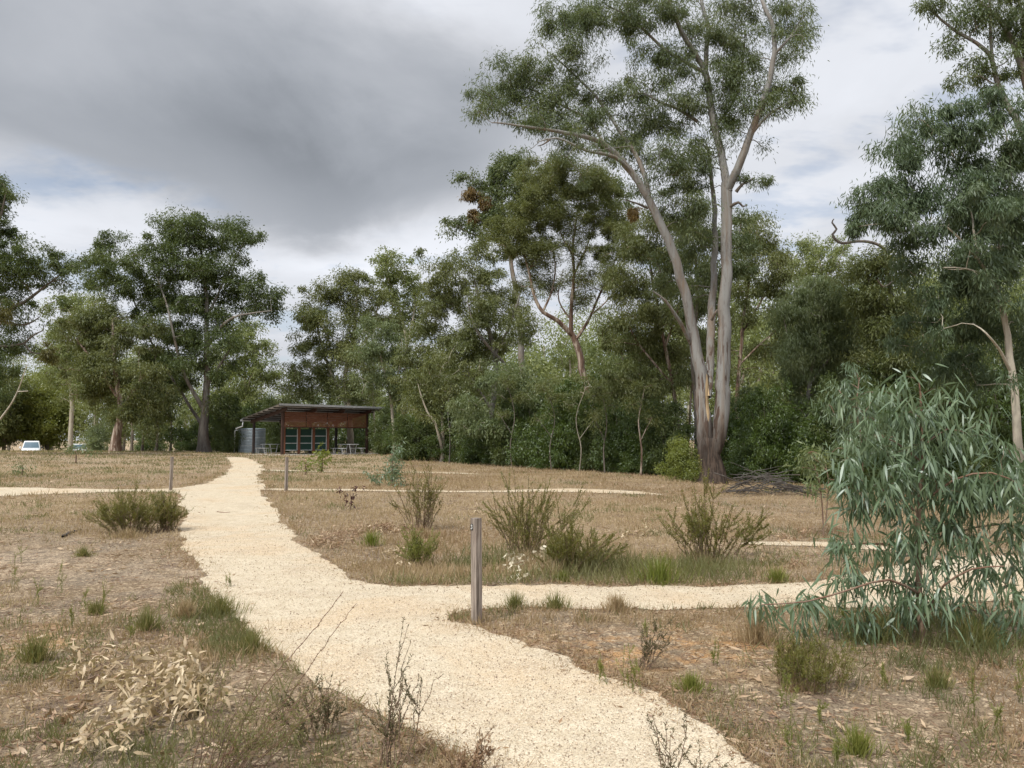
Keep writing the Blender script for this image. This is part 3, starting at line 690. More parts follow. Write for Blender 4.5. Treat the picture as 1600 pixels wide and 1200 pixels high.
tree('gum_tree', 'olive tree with low dense crown and short reddish trunk left of the tall dark gum', 'tree', 57,
     [[(180, 707, 11), (182, 680, 9), (190, 640, 6.5), (182, 590, 5), (178, 540, 3), (176, 500, 2)], [(190, 640, 5), (215, 600, 3), (235, 570, 1.5)], [(184, 620, 4), (150, 570, 2.6), (120, 530, 1.5)]],
     [(178, 500, 40, 24), (140, 498, 32, 18), (100, 500, 26, 12), (122, 520, 30, 16), (160, 535, 42, 24), (205, 530, 36, 26), (150, 575, 38, 24), (195, 580, 42, 30), (165, 620, 40, 24), (215, 630, 32, 28), (150, 600, 30, 24), (190, 655, 24, 20), (232, 600, 24, 26), (235, 660, 18, 24)],
     FOL_OLIVE, BARK_RED, (0.22, 0.06), 1.5, 0.6, 0.6, 23, 1.1)
for i, (px, w, h, sd_) in enumerate([(205, 3.2, 560, 31), (222, 2.6, 600, 32), (244, 3.0, 540, 33), (266, 2.6, 590, 34)]):
    tree('gum_tree', ['pale twisted trunk right of the low olive tree', 'thin dark slanting trunk between two pale trunks', 'slim grey trunk in the middle of the gap beside the tall dark gum', 'short pale stem nearest the tall dark gum'][i],
         'tree', 66 + i, [[(px, 704, w), (px + 2, 670, w * .8), (px - 3, 630, w * .7), (px + 3, h + 20, w * .5)]],
         [(px, 620, 22, 26), (px + 12, 585, 22, 24), (px - 10, 650, 20, 18), (px + 8, h + 20, 20, 20)], FOL_BLUE if i % 2 else FOL_FAR, BARK_PALE if i != 1 else BARK_DARK, (0.22, 0.07), 1.0, 0.55, 0.5, sd_)
tree('gum_tree', 'light green crown glowing behind the low olive tree at the left', 'tree', 84,
     [[(110, 700, 5), (112, 620, 4), (105, 560, 3), (110, 500, 2)], [(112, 620, 2.6), (125, 585, 2), (138, 560, 1.4)], [(107, 600, 2.4), (90, 570, 1.6), (80, 540, 1)]],
     [(108, 475, 28, 18), (85, 480, 20, 14), (150, 475, 30, 14), (110, 530, 34, 28), (130, 560, 34, 30), (88, 560, 24, 22), (105, 600, 36, 28), (140, 600, 26, 30)], FOL_LIGHT, BARK_PALE, (0.30, 0.10), 1.3, 0.8, 0.45, 24)
tree('wattle_tree', 'bushy bright yellow green tree behind the parked vehicle', 'tree', 96,
     [[(75, 700, 4), (72, 660, 3), (70, 620, 2)], [(72, 670, 2), (90, 640, 1)]],
     [(68, 610, 44, 20), (50, 630, 40, 26), (88, 632, 36, 28), (70, 655, 44, 28), (40, 665, 36, 26), (95, 668, 28, 22), (62, 685, 34, 14)], FOL_YEL, BARK_DARK, (0.28, 0.12), 1.8, 0.8, 0.3, 25, 1.0)
tree('wattle_tree', 'grey green bushy tree at the far left edge below the mistletoe', 'tree', 92,
     [[(5, 700, 4), (8, 660, 3), (5, 630, 2)]], [(0, 610, 40, 24), (-20, 640, 40, 30), (22, 645, 30, 26), (8, 675, 36, 22), (-40, 590, 40, 30)], FOL_OLIVE, BARK_DARK, (0.28, 0.12), 1.8, 0.8, 0.3, 26)
tree('gum_tree', 'light green gum with rounded crown between the tall dark gum and the shelter', 'tree', 78,
     [[(385, 705, 4), (386, 640, 3), (382, 580, 2.4), (384, 540, 1.4)], [(386, 640, 2), (402, 600, 1.4), (410, 570, .8)]],
     [(382, 522, 26, 18), (368, 540, 24, 20), (398, 545, 22, 20), (384, 575, 34, 24), (408, 590, 24, 22), (370, 610, 28, 26), (402, 630, 26, 26), (380, 655, 26, 24), (420, 650, 14, 20)], FOL_LIGHT, BARK_PALE, (0.30, 0.10), 1.3, 0.75, 0.45, 27)
# centre trees
tree('gum_tree', 'olive crowned gum rising directly behind the shelter roof', 'tree', 64,
     [[(548, 712, 7), (546, 650, 6), (540, 590, 5), (552, 530, 4), (556, 480, 2.4), (560, 440, 1.4)], [(545, 640, 4), (520, 590, 3), (500, 530, 2, 1), (492, 480, 1.2)], [(546, 560, 3.4), (580, 520, 2.4), (590, 480, 1.6)]],
     [(548, 432, 22, 14), (572, 458, 32, 26), (538, 462, 30, 26), (500, 462, 26, 18), (482, 490, 20, 22), (510, 500, 34, 26), (560, 500, 38, 28), (600, 495, 28, 24), (490, 535, 28, 20), (468, 545, 14, 14), (530, 545, 36, 26), (480, 580, 30, 20),
      (460, 600, 20, 18), (510, 600, 36, 28), (565, 560, 38, 30), (555, 610, 36, 26), (470, 620, 26, 18)],
     FOL_OLIVE, BARK_PALE, (0.24, 0.065), 1.25, 0.62, 0.5, 41, 1.1)
tree('gum_tree', 'bright green upright crown poking above the olive gum behind the shelter', 'tree', 82,
     [[(632, 710, 6), (630, 620, 4.4), (636, 540, 3.4), (622, 480, 2.4), (605, 430, 1.4)], [(636, 540, 2.6), (645, 500, 2), (650, 460, 1)]],
     [(596, 405, 16, 10), (620, 410, 20, 14), (600, 432, 28, 16), (632, 440, 24, 16), (612, 462, 22, 16), (650, 465, 20, 22), (640, 495, 24, 18), (655, 510, 12, 20), (625, 520, 24, 20)], FOL_LIGHT, BARK_PALE, (0.32, 0.11), 1.35, 0.6, 0.4, 42, 0.9)
tree('gum_tree', 'slender white trunked gum with bluish crown just right of the shelter', 'tree', 52,
     [[(617, 712, 3.4), (614, 660, 3.0), (609, 610, 2.6), (598, 570, 2.2), (592, 540, 1.6)], [(610, 615, 1.8), (625, 570, 1.4), (628, 530, 1)]],
     [(590, 520, 32, 18), (610, 545, 34, 24), (580, 560, 26, 24), (628, 580, 26, 26), (600, 600, 26, 24), (570, 600, 20, 18), (630, 620, 20, 22)], FOL_BLUE, BARK_PALE, (0.20, 0.055), 1.2, 0.5, 0.6, 43)
tree('gum_tree', 'very thin pale pole trunk just behind the right end of the shelter roof', 'tree', 67,
     [[(588, 712, 2.2), (585, 660, 2.0), (582, 600, 1.6), (586, 560, 1.1)]], [(580, 590, 18, 20), (592, 565, 18, 16)], FOL_BLUE, BARK_PALE, (0.20, 0.055), 0.9, 0.5, 0.6, 44)
tree('gum_tree', 'wide olive crowned gum with crooked dark inner limb, left of the umbrella crowned tree', 'tree', 46,
     [[(770, 725, 7), (768, 650, 6), (775, 590, 5.5), (770, 540, 4.6), (755, 490, 3.4), (742, 440, 2.2)], [(790, 570, 3, -1), (770, 548, 3, -1.4), (748, 522, 2.6, -1.8), (738, 500, 1.8, -2), (730, 470, 1, -2)], [(772, 560, 3.4), (800, 500, 2.4), (815, 450, 1.4)],
      [(768, 640, 3.4), (730, 580, 2.4), (700, 530, 1.6)]],
     [(668, 402, 16, 12), (690, 425, 28, 18), (725, 410, 24, 16), (745, 395, 26, 18), (680, 455, 34, 24), (722, 450, 38, 26), (760, 440, 32, 26), (690, 495, 38, 26), (735, 495, 40, 28), (780, 480, 36, 30), (810, 520, 30, 30),
      (660, 520, 26, 20), (710, 540, 38, 24), (765, 535, 36, 26), (680, 570, 38, 26), (730, 585, 36, 26), (650, 600, 30, 30), (690, 625, 32, 30), (640, 555, 22, 20)],
     FOL_OLIVE, BARK_GREY, (0.19, 0.05), 1.25, 0.52, 0.55, 45, 1.1)
tree('gum_tree', 'twin stemmed gum with leaning white lower trunk at the edge of the clearing', 'tree', 42.5,
     [[(690, 727, 5), (693, 705, 4.4), (692, 660, 3), (690, 620, 2.4), (688, 580, 1.6)], [(692, 706, 3.6), (686, 680, 3, -.3), (680, 660, 2.4, -.5), (668, 645, 1.8, -.6), (656, 610, 1.2, -.6)]],
     [(660, 590, 26, 26), (690, 570, 30, 26), (712, 610, 26, 28), (672, 635, 24, 22), (700, 650, 24, 20), (645, 630, 20, 24)], FOL_OLIVE, BARK_PALE, (0.18, 0.045), 1.1, 0.5, 0.6, 46)
tree('gum_tree', 'blue green small gum with forked cream trunk in front of the dark undergrowth', 'tree', 38,
     [[(823, 722, 3), (821, 690, 2.6), (812, 655, 2.2), (800, 632, 2), (780, 616, 1.4)], [(812, 655, 1.8), (818, 632, 1.3), (814, 612, .9)]],
     [(740, 640, 34, 24), (775, 605, 34, 22), (810, 600, 34, 20), (838, 620, 26, 22), (760, 665, 30, 22), (728, 672, 20, 18), (795, 580, 24, 14), (832, 655, 18, 20)], FOL_BLUE, BARK_PALE, (0.17, 0.045), 1.1, 0.45, 0.6, 47)
tree('gum_tree', 'bright tall crown with orange mistletoe left of the umbrella crowned tree', 'tree', 58,
     [[(818, 712, 8), (815, 600, 7), (812, 500, 6), (800, 420, 4.6), (790, 350, 3.4), (778, 290, 2)], [(795, 380, 3), (760, 372, 2.2), (730, 362, 1.6), (712, 350, .9)], [(790, 350, 2.4), (765, 320, 1.6), (752, 295, 1)], [(800, 400, 3), (820, 340, 2.2), (828, 290, 1.2)]],
     [(775, 258, 20, 14), (800, 268, 30, 20), (770, 285, 24, 18), (812, 252, 22, 12), (800, 300, 34, 24), (725, 280, 18, 9), (742, 290, 14, 9), (765, 335, 22, 16), (790, 345, 30, 24), (740, 345, 16, 14), (716, 350, 20, 12), (708, 345, 12, 9), (735, 368, 16, 9),
      (830, 300, 34, 26), (820, 270, 24, 18), (850, 270, 24, 16), (785, 390, 20, 18), (945, 285, 26, 16, 4), (965, 305, 22, 22, 4)],
     FOL_BIG, BARK_GREY, (0.24, 0.075), 1.45, 0.55, 0.5, 48, 0.9, mist=[(738, 305, 16, 15, 'o'), (760, 318, 15, 15, 'o'), (742, 338, 10, 14, 'o')])
tree('wattle_tree', 'umbrella shaped dense olive crown on bare red and cream limbs, left of the huge gum', 'tree', 36,
     [[(944, 742, 9), (936, 690, 8.4), (922, 630, 8), (910, 575, 7.4), (900, 535, 6.6), (892, 518, 6)], [(894, 524, 5), (870, 500, 4.6, -.4), (848, 488, 4, -.6), (834, 460, 3.2, -.6), (826, 425, 2.4, -.5), (818, 390, 1.6, -.4)],
      [(892, 520, 4.6), (894, 470, 4), (897, 430, 3.2), (895, 390, 2.6), (900, 350, 1.8), (905, 320, 1)], [(900, 530, 4), (920, 500, 3, .5), (935, 465, 2.4, .8), (950, 430, 1.8, 1), (965, 400, 1, 1)],
      [(848, 488, 2.6, -.6), (862, 455, 2, -.2), (868, 420, 1.5, .2), (862, 380, 1)], [(897, 430, 2.2), (915, 390, 1.6), (930, 350, 1)], [(826, 425, 1.8, -.5), (842, 390, 1.4), (850, 350, .8)], [(896, 400, 1.8), (878, 370, 1.3), (872, 340, .8)],
      [(893, 500, 2.4), (878, 480, 1.8), (872, 458, 1.2), (880, 420, .8)], [(926, 490, 2), (948, 470, 1.4), (970, 440, .8)]],
     [(870, 272, 44, 18), (905, 270, 30, 14), (835, 288, 34, 18), (915, 292, 38, 20), (945, 312, 30, 20), (870, 300, 46, 18), (830, 318, 34, 20), (800, 340, 34, 20), (785, 365, 30, 20), (820, 362, 36, 24), (850, 345, 30, 20), (955, 345, 32, 26), (972, 375, 30, 26),
      (925, 340, 26, 20), (800, 395, 38, 18), (840, 395, 30, 16), (945, 395, 26, 20), (880, 335, 26, 14), (908, 470, 14, 8), (850, 440, 22, 10), (870, 400, 60, 34, 0, .35), (935, 410, 44, 34, 0, .35), (900, 450, 50, 24, 0, .3), (835, 440, 40, 28, 0, .4), (900, 350, 50, 30, 0, .5), (960, 440, 30, 26, .5, .5), (905, 310, 70, 26, .3, .8)],
     FOL_OLIVE, BARK_RED, (0.12, 0.026), 1.6, 0.42, 0.25, 49, 1.3, spread=0.42, flat=0.6, fill=0)
tree('gum_tree', 'drooping grey green tree filling the gap under the left limb of the huge gum', 'tree', 33,
     [[(1062, 745, 5), (1060, 680, 4.4), (1050, 600, 4), (1035, 520, 3.4), (1020, 440, 2.4), (1010, 380, 1.4)], [(1050, 600, 2.6), (1000, 540, 2), (975, 490, 1.2)], [(1040, 540, 2.4), (1060, 480, 1.8), (1070, 420, 1)]],
     [(1005, 345, 28, 18), (1040, 360, 26, 24), (985, 385, 30, 26), (1022, 400, 34, 28), (1000, 440, 40, 28), (965, 450, 26, 24), (1050, 440, 26, 34), (985, 490, 38, 28), (1030, 490, 34, 28), (960, 530, 30, 26), (1000, 545, 38, 28), (1050, 540, 28, 34),
      (970, 590, 36, 26), (1020, 600, 40, 30), (1000, 640, 40, 22), (950, 625, 26, 22), (1065, 600, 18, 34)],
     FOL_OLIVE, BARK_RED, (0.15, 0.032), 1.3, 0.45, 0.65, 50, 1.1)
tree('gum_tree', 'dark leafy gum directly behind the upper stems of the huge gum', 'tree', 32,
     [[(1086, 742, 5), (1088, 650, 4.4), (1082, 560, 4), (1090, 460, 3.2), (1085, 380, 2)], [(1088, 480, 2.4), (1115, 420, 1.6), (1150, 380, 1)]],
     [(1080, 350, 30, 26), (1105, 385, 28, 30), (1065, 400, 26, 26), (1090, 430, 34, 26), (1110, 450, 24, 30), (1155, 350, 20, 16), (1165, 385, 24, 22), (1150, 420, 20, 26), (1085, 480, 28, 22)],
     FOL_BIG, BARK_DARK, (0.15, 0.034), 1.4, 0.45, 0.65, 51, 1.1)
for i, (px, dx, w, top, Y) in enumerate([(1128, -4, 3.0, 470, 40), (1072, 6, 2.6, 500, 36), (962, 8, 3.0, 540, 44), (1000, -4, 2.2, 560, 48), (885, 4, 3.0, 560, 52), (755, -4, 2.4, 560, 54)]):
    tree('gum_tree', ['straight thin grey trunk seen just behind the right stem of the huge gum', 'reddish brown pole trunk left of the huge gum', 'slim dark trunk rising from the undergrowth beyond the clearing', 'thin pale trunk behind the drooping grey green tree',
                      'pale trunk glimpsed through the gap under the umbrella crowned tree', 'white barked trunk with a torn orange patch in the middle of the tree line'][i], 'tree', Y,
         [[(px, 735, w), (px + dx, 650, w * .9), (px + dx * 1.5, 580, w * .7), (px + dx, top, w * .4)]], [(px + dx, top, 24, 26), (px + dx + 12, top + 40, 26, 24), (px - 10, top + 60, 24, 26)],
         [FOL_OLIVE, FOL_OLIVE, FOL_DARK, FOL_BLUE, FOL_LIGHT, FOL_BLUE][i], [BARK_GREY, BARK_RED, BARK_DARK, BARK_PALE, BARK_PALE, BARK_PALE][i], (0.19, 0.05), 1.0, 0.5, 0.55, 60 + i)
for i, (px, py, w, Y, crk) in enumerate([(1001, 748, 2.2, 29.5, 6), (905, 745, 1.4, 32, 10), (800, 738, 1.3, 36, -8), (702, 730, 1.4, 41, 4), (862, 742, 1.2, 33, -10), (945, 748, 1.6, 31, -6)]):
    tree('gum_tree', ['small dead looking stem with peeling reddish bark left of the light green bush', 'very thin white stem in front of the shrubs right of the red trunk', 'thin dark stem in front of the grey green shrubs', 'short grey stake like stem beside the leaning white trunk',
                      'thin slanting dark stem in front of the shrubs left of the red trunk', 'slim dark stem crossing the dark shrubs between the red trunk and the huge gum'][i], 'tree', Y,
         [[(px, py, w), (px + crk * .3, py - 45, w * .85), (px - crk * .5, py - 90, w * .6), (px + crk, py - 140, w * .35)], [(px + crk * .1, py - 60, w * .5), (px + crk * 2, py - 85, w * .35), (px + crk * 3, py - 96, w * .2)]],
         [(px + crk, py - 140, 16, 14), (px - crk, py - 115, 14, 12), (px + crk * 2.5, py - 92, 10, 8)], FOL_OLIVE, [BARK_RED, BARK_PALE, BARK_DARK, BARK_GREY, BARK_DARK, BARK_DARK][i], (0.13, 0.03), .8, 0.3, 0.5, 160 + i)
# right-hand trees
tree('gum_tree', 'slim dark trunked gum with high leafy crown just right of the huge gum', 'tree', 38,
     [[(1147, 745, 5), (1150, 660, 4.6), (1155, 580, 4), (1162, 500, 3), (1172, 430, 2), (1178, 380, 1.2)], [(1155, 570, 2), (1185, 540, 1.6), (1215, 515, 1)], [(1160, 520, 2.2), (1195, 460, 1.6), (1215, 420, 1)]],
     [(1172, 345, 26, 16), (1190, 370, 30, 22), (1165, 395, 28, 26), (1210, 400, 26, 22), (1180, 430, 34, 24), (1222, 430, 22, 22), (1160, 455, 24, 22), (1205, 465, 30, 22), (1175, 500, 20, 16), (1225, 500, 26, 18), (1185, 555, 26, 20)],
     FOL_OLIVE, BARK_RED, (0.17, 0.042), 1.2, 0.48, 0.6, 70, 1.1)
tree('willow_gum', 'weeping blue green tree with soft rounded crown in the middle of the right tree line', 'tree', 33,
     [[(1262, 745, 5), (1260, 660, 4.4), (1268, 580, 3.6), (1280, 510, 2.6), (1290, 460, 1.4)], [(1266, 600, 2.6), (1310, 540, 2), (1335, 500, 1)], [(1262, 600, 2.4), (1235, 540, 1.8), (1225, 500, 1)]],
     [(1265, 460, 34, 20), (1300, 462, 36, 24), (1340, 470, 26, 22), (1240, 490, 32, 22), (1280, 500, 40, 26), (1325, 505, 36, 28), (1250, 530, 36, 26), (1295, 545, 42, 28), (1340, 550, 28, 28), (1265, 575, 40, 26), (1310, 590, 38, 26), (1240, 570, 24, 24), (1280, 620, 40, 24), (1330, 625, 26, 24)],
     FOL_BLUE, BARK_GREY, (0.20, 0.026), 1.6, 0.45, 0.85, 71, 1.1)
tree('gum_tree', 'pale feathery crowned gum on the skyline at right', 'tree', 60,
     [[(1290, 730, 5), (1288, 600, 4), (1280, 500, 3), (1285, 430, 2), (1270, 385, 1)], [(1284, 440, 1.6), (1310, 410, 1.2), (1320, 385, .7)]],
     [(1250, 382, 20, 12), (1275, 390, 24, 14), (1305, 388, 22, 14), (1240, 405, 24, 16), (1268, 415, 32, 20), (1312, 415, 26, 18), (1245, 435, 28, 18), (1290, 440, 32, 20), (1335, 440, 18, 20)],
     FOL_LIGHT, BARK_PALE, (0.24, 0.07), 0.95, 0.55, 0.5, 72, 1.0)
tree('gum_tree', 'dark olive tree with one bare crooked dead limb reaching left against the sky', 'tree', 30,
     [[(1412, 745, 8), (1410, 660, 7.4), (1405, 580, 6.6), (1398, 500, 5.4), (1388, 440, 4.4), (1380, 400, 3)], [(1400, 560, 3.6), (1430, 500, 2.6), (1450, 450, 1.6)], [(1396, 500, 3), (1370, 460, 2), (1352, 430, 1.2)]],
     [(1362, 400, 20, 16), (1380, 415, 30, 22), (1352, 425, 22, 20), (1375, 450, 38, 26), (1345, 458, 20, 22), (1400, 480, 38, 28), (1365, 490, 34, 26), (1360, 525, 30, 22), (1400, 530, 36, 26), (1440, 500, 30, 30), (1440, 550, 34, 28), (1385, 570, 34, 24), (1425, 600, 34, 28), (1370, 610, 30, 26)],
     FOL_OLIVE, BARK_GREY, (0.15, 0.038), 1.45, 0.45, 0.5, 73, 1.1,
     bare=[[(1390, 408, 3.4, -.6), (1380, 388, 3.2, -.9), (1362, 379, 3, -1.1), (1340, 377, 2.8, -1.2), (1316, 380, 2.6, -1.3), (1305, 374, 2.4, -1.3), (1301, 366, 2.2, -1.3), (1307, 358, 2, -1.3), (1300, 348, 1.6, -1.3), (1303, 342, .8, -1.3)], [(1395, 440, 1.6, -1), (1380, 448, 1.4, -1.4), (1370, 436, .8, -1.6)]])
tree('gum_tree', 'tall tree whose bare topped limbs leave the view at the upper right corner', 'tree', 24,
     [[(1650, 760, 14), (1645, 600, 12), (1640, 400, 10), (1632, 250, 9), (1615, 160, 8), (1598, 110, 7), (1580, 60, 6), (1562, 30, 5), (1540, 10, 4), (1500, -25, 2.6)], [(1615, 240, 7), (1590, 190, 6), (1560, 135, 5), (1550, 95, 4.4), (1535, 75, 3.8), (1500, 52, 3.2), (1470, 30, 2.4), (1445, 0, 1.6)],
      [(1550, 95, 3.6), (1548, 50, 3), (1546, 0, 2.4), (1545, -40, 1.8)], [(1598, 110, 5), (1600, 50, 4), (1590, -10, 3)]],
     [(1448, 15, 14, 20), (1470, 0, 28, 16), (1495, 40, 26, 16), (1500, 12, 26, 16), (1525, 58, 18, 14), (1575, 40, 26, 30), (1560, 5, 34, 20), (1600, 20, 30, 34), (1505, 108, 26, 14), (1540, 110, 26, 16), (1500, 125, 20, 14), (1580, 110, 26, 22), (1610, 90, 24, 30), (1490, 75, 10, 8)],
     FOL_BIG, BARK_GREY, (0.15, 0.03), 1.15, 0.34, 0.6, 74, 1.0)
tree('gum_tree', 'big leafy gum with cream trunk and forked bare inner branches at the right edge', 'tree', 18,
     [[(1596, 775, 10), (1590, 690, 8.4), (1586, 620, 7.6), (1578, 560, 7), (1572, 510, 6), (1563, 478, 5.4), (1557, 455, 5)], [(1557, 458, 4.2), (1545, 430, 3.6, -.3), (1528, 405, 3, -.5), (1505, 378, 2.4, -.7), (1480, 355, 1.5, -.8)],
      [(1557, 456, 4), (1560, 400, 3.4, .2), (1570, 330, 2.8, .4), (1580, 260, 2), (1570, 200, 1.2)], [(1530, 408, 2.6, -.5), (1522, 370, 2.2, -.3), (1520, 345, 1.8), (1515, 325, 1)], [(1578, 578, 3.4, -.2), (1560, 545, 2.6, -.5), (1540, 520, 1.8, -.8), (1520, 505, 1)],
      [(1545, 430, 1.8, -.3), (1510, 420, 1.5, -.8), (1475, 418, .9, -1)], [(1562, 400, 3), (1520, 290, 2.2, .8), (1480, 230, 1.4, 1)]],
     [(1548, 150, 30, 20), (1590, 165, 30, 26), (1510, 175, 28, 22), (1560, 195, 40, 26), (1500, 210, 34, 22), (1455, 208, 32, 20), (1430, 232, 30, 22), (1480, 245, 40, 26), (1535, 240, 40, 28), (1590, 235, 34, 30), (1410, 262, 28, 22), (1390, 295, 26, 24), (1430, 285, 36, 26),
      (1372, 325, 16, 20), (1405, 335, 34, 26), (1455, 320, 38, 28), (1510, 300, 40, 30), (1570, 300, 40, 32), (1375, 365, 16, 18), (1420, 375, 36, 26), (1470, 370, 30, 26, .8), (1590, 360, 30, 32), (1545, 350, 26, 22, .8), (1425, 420, 32, 26), (1450, 455, 34, 20),
      (1590, 420, 26, 28), (1470, 170, 26, 20), (1380, 300, 26, 26), (1440, 330, 30, 26), (1540, 330, 40, 34, .6), (1590, 390, 34, 40, .8), (1520, 440, 40, 30, .9), (1545, 400, 30, 26, -.8), (1500, 335, 34, 26, -.8), (1560, 360, 34, 30, -.7), (1600, 260, 30, 40), (1600, 330, 30, 40, -.6), (1500, 505, 34, 26, 1.2), (1450, 500, 34, 26, 1.2), (1550, 545, 36, 26, 1.4), (1490, 560, 36, 28, 1.6), (1430, 540, 30, 26, 1.6), (1600, 560, 30, 30, 1), (1540, 590, 34, 26, 1.6), (1490, 415, 26, 22, 1), (1575, 470, 34, 24), (1610, 500, 24, 30), (1545, 500, 28, 20, .8), (1480, 470, 34, 26, 1)],
     FOL_SOFT, BARK_PALE, (0.15, 0.026), 1.5, 0.40, 0.75, 75, 1.0, sides=14, spread=0.36)
for i, (px, py, Y, w, fm) in enumerate([(1345, 760, 16, 2.2, FOL_SAP), (1292, 812, 12.5, 1.6, FOL_BLUE)]):
    if i == 0:
        tree('gum_sapling', 'slim blue green gum sapling rising just behind the big foreground sapling', 'sapling', Y, [[(px, py + 10, 2.6), (px + 2, 700, 2.2), (px - 6, 640, 1.6), (px - 2, 590, .9)]],
             [(1338, 592, 16, 14), (1328, 615, 26, 18), (1352, 620, 22, 18), (1318, 645, 24, 20), (1350, 655, 28, 20), (1330, 680, 28, 18), (1312, 705, 18, 16), (1360, 700, 24, 22)], FOL_SAP, BARK_TWIG, (0.15, 0.022), 1.0, 0.2, 0.8, 80, 1.0, S=2, sides=8)
    else:
        tree('gum_sapling', 'small grey leaved sapling on two thin brown stems beside the branch heap', 'sapling', Y, [[(1286, 822, 1.6), (1285, 790, 1.4), (1280, 750, 1.1), (1270, 720, .7)], [(1290, 822, 1.5), (1292, 790, 1.3), (1294, 750, 1), (1290, 725, .6)]],
             [(1268, 710, 20, 12), (1285, 725, 20, 14), (1262, 735, 18, 14), (1295, 745, 14, 12), (1278, 758, 18, 10)], FOL_BLUE, BARK_TWIG, (0.10, 0.024), 0.8, 0.14, 0.5, 81, 1.0, S=2, sides=6)
# the big foreground sapling
tree('gum_sapling', 'large blue green eucalyptus sapling with long hanging leaves in the right foreground', 'sapling', 6.15,
     [[(1447, 1012, 6.5), (1440, 960, 5.6), (1436, 900, 5), (1432, 840, 4.4), (1436, 770, 3.8), (1440, 700, 3), (1438, 640, 2), (1436, 595, 1)],
      [(1446, 960, 2.2), (1475, 915, 1.8, -.2), (1520, 890, 1.5, -.4), (1570, 885, .8, -.5)], [(1440, 930, 2.2), (1390, 905, 1.8, -.3), (1330, 920, 1.5, -.5), (1260, 940, 1.2, -.5), (1190, 945, .7, -.5)],
      [(1436, 860, 2), (1380, 850, 1.7), (1330, 850, 1.3), (1290, 860, .7)], [(1434, 800, 2), (1370, 760, 1.6, .2), (1330, 755, 1.1, .3)], [(1436, 790, 2), (1490, 750, 1.6, -.2), (1550, 740, 1.3, -.3), (1600, 760, .8, -.3)],
      [(1438, 720, 1.7), (1400, 690, 1.3), (1370, 680, .8)], [(1440, 700, 1.6), (1480, 670, 1.2), (1520, 680, .8)], [(1436, 850, 2), (1500, 830, 1.6, .3), (1560, 820, 1.2, .4), (1610, 840, .7, .4)], [(1441, 940, 2), (1500, 950, 1.5, .3), (1550, 960, 1, .4), (1590, 975, .7, .4)]],
     [(1445, 925, 30, 22), (1440, 975, 26, 16), (1400, 940, 30, 18), (1480, 975, 26, 16), (1440, 880, 30, 20), (1436, 600, 16, 16), (1470, 625, 24, 18), (1520, 660, 26, 20), (1395, 640, 24, 18), (1350, 665, 22, 18), (1560, 705, 26, 22), (1590, 735, 24, 22), (1325, 765, 24, 20), (1335, 800, 26, 18), (1430, 830, 34, 20), (1480, 820, 34, 20), (1540, 760, 34, 26), (1610, 740, 24, 30), (1415, 640, 28, 20), (1455, 650, 30, 22), (1385, 665, 24, 18), (1425, 680, 34, 22), (1480, 685, 30, 20), (1365, 695, 30, 22), (1400, 715, 34, 22), (1450, 720, 38, 24), (1510, 700, 26, 20), (1340, 720, 24, 18), (1330, 745, 26, 22),
      (1375, 750, 36, 24), (1425, 760, 40, 26), (1485, 745, 36, 24), (1535, 745, 34, 24), (1500, 780, 36, 22), (1570, 765, 32, 24), (1605, 790, 26, 30), (1540, 795, 34, 20), (1350, 785, 30, 20), (1400, 795, 34, 20), (1450, 800, 30, 18), (1580, 830, 34, 20),
      (1320, 845, 26, 20), (1300, 862, 22, 20), (1345, 858, 30, 18), (1390, 845, 30, 14), (1600, 875, 24, 30), (1520, 840, 34, 20), (1470, 850, 26, 16), (1545, 880, 32, 20), (1490, 890, 28, 14), (1400, 900, 28, 18), (1305, 905, 18, 22), (1350, 915, 30, 18),
      (1190, 950, 26, 10), (1230, 942, 26, 10), (1275, 950, 28, 16), (1320, 965, 30, 20), (1370, 970, 28, 18), (1260, 975, 18, 14), (1345, 990, 20, 10), (1420, 950, 22, 16), (1500, 945, 28, 20), (1540, 985, 22, 22), (1590, 985, 22, 30), (1570, 930, 26, 20), (1605, 940, 20, 26)],
     FOL_SAP, BARK_TWIG, (0.125, 0.017), 0.72, 0.10, 0.70, 90, 1.15, S=4, sides=10, sub=7, spread=0.55, fill=0.1, thick=0.010, curl=0.16, grav=0.22, rtip=0.0014, flat=0.9, hollow=0.1)
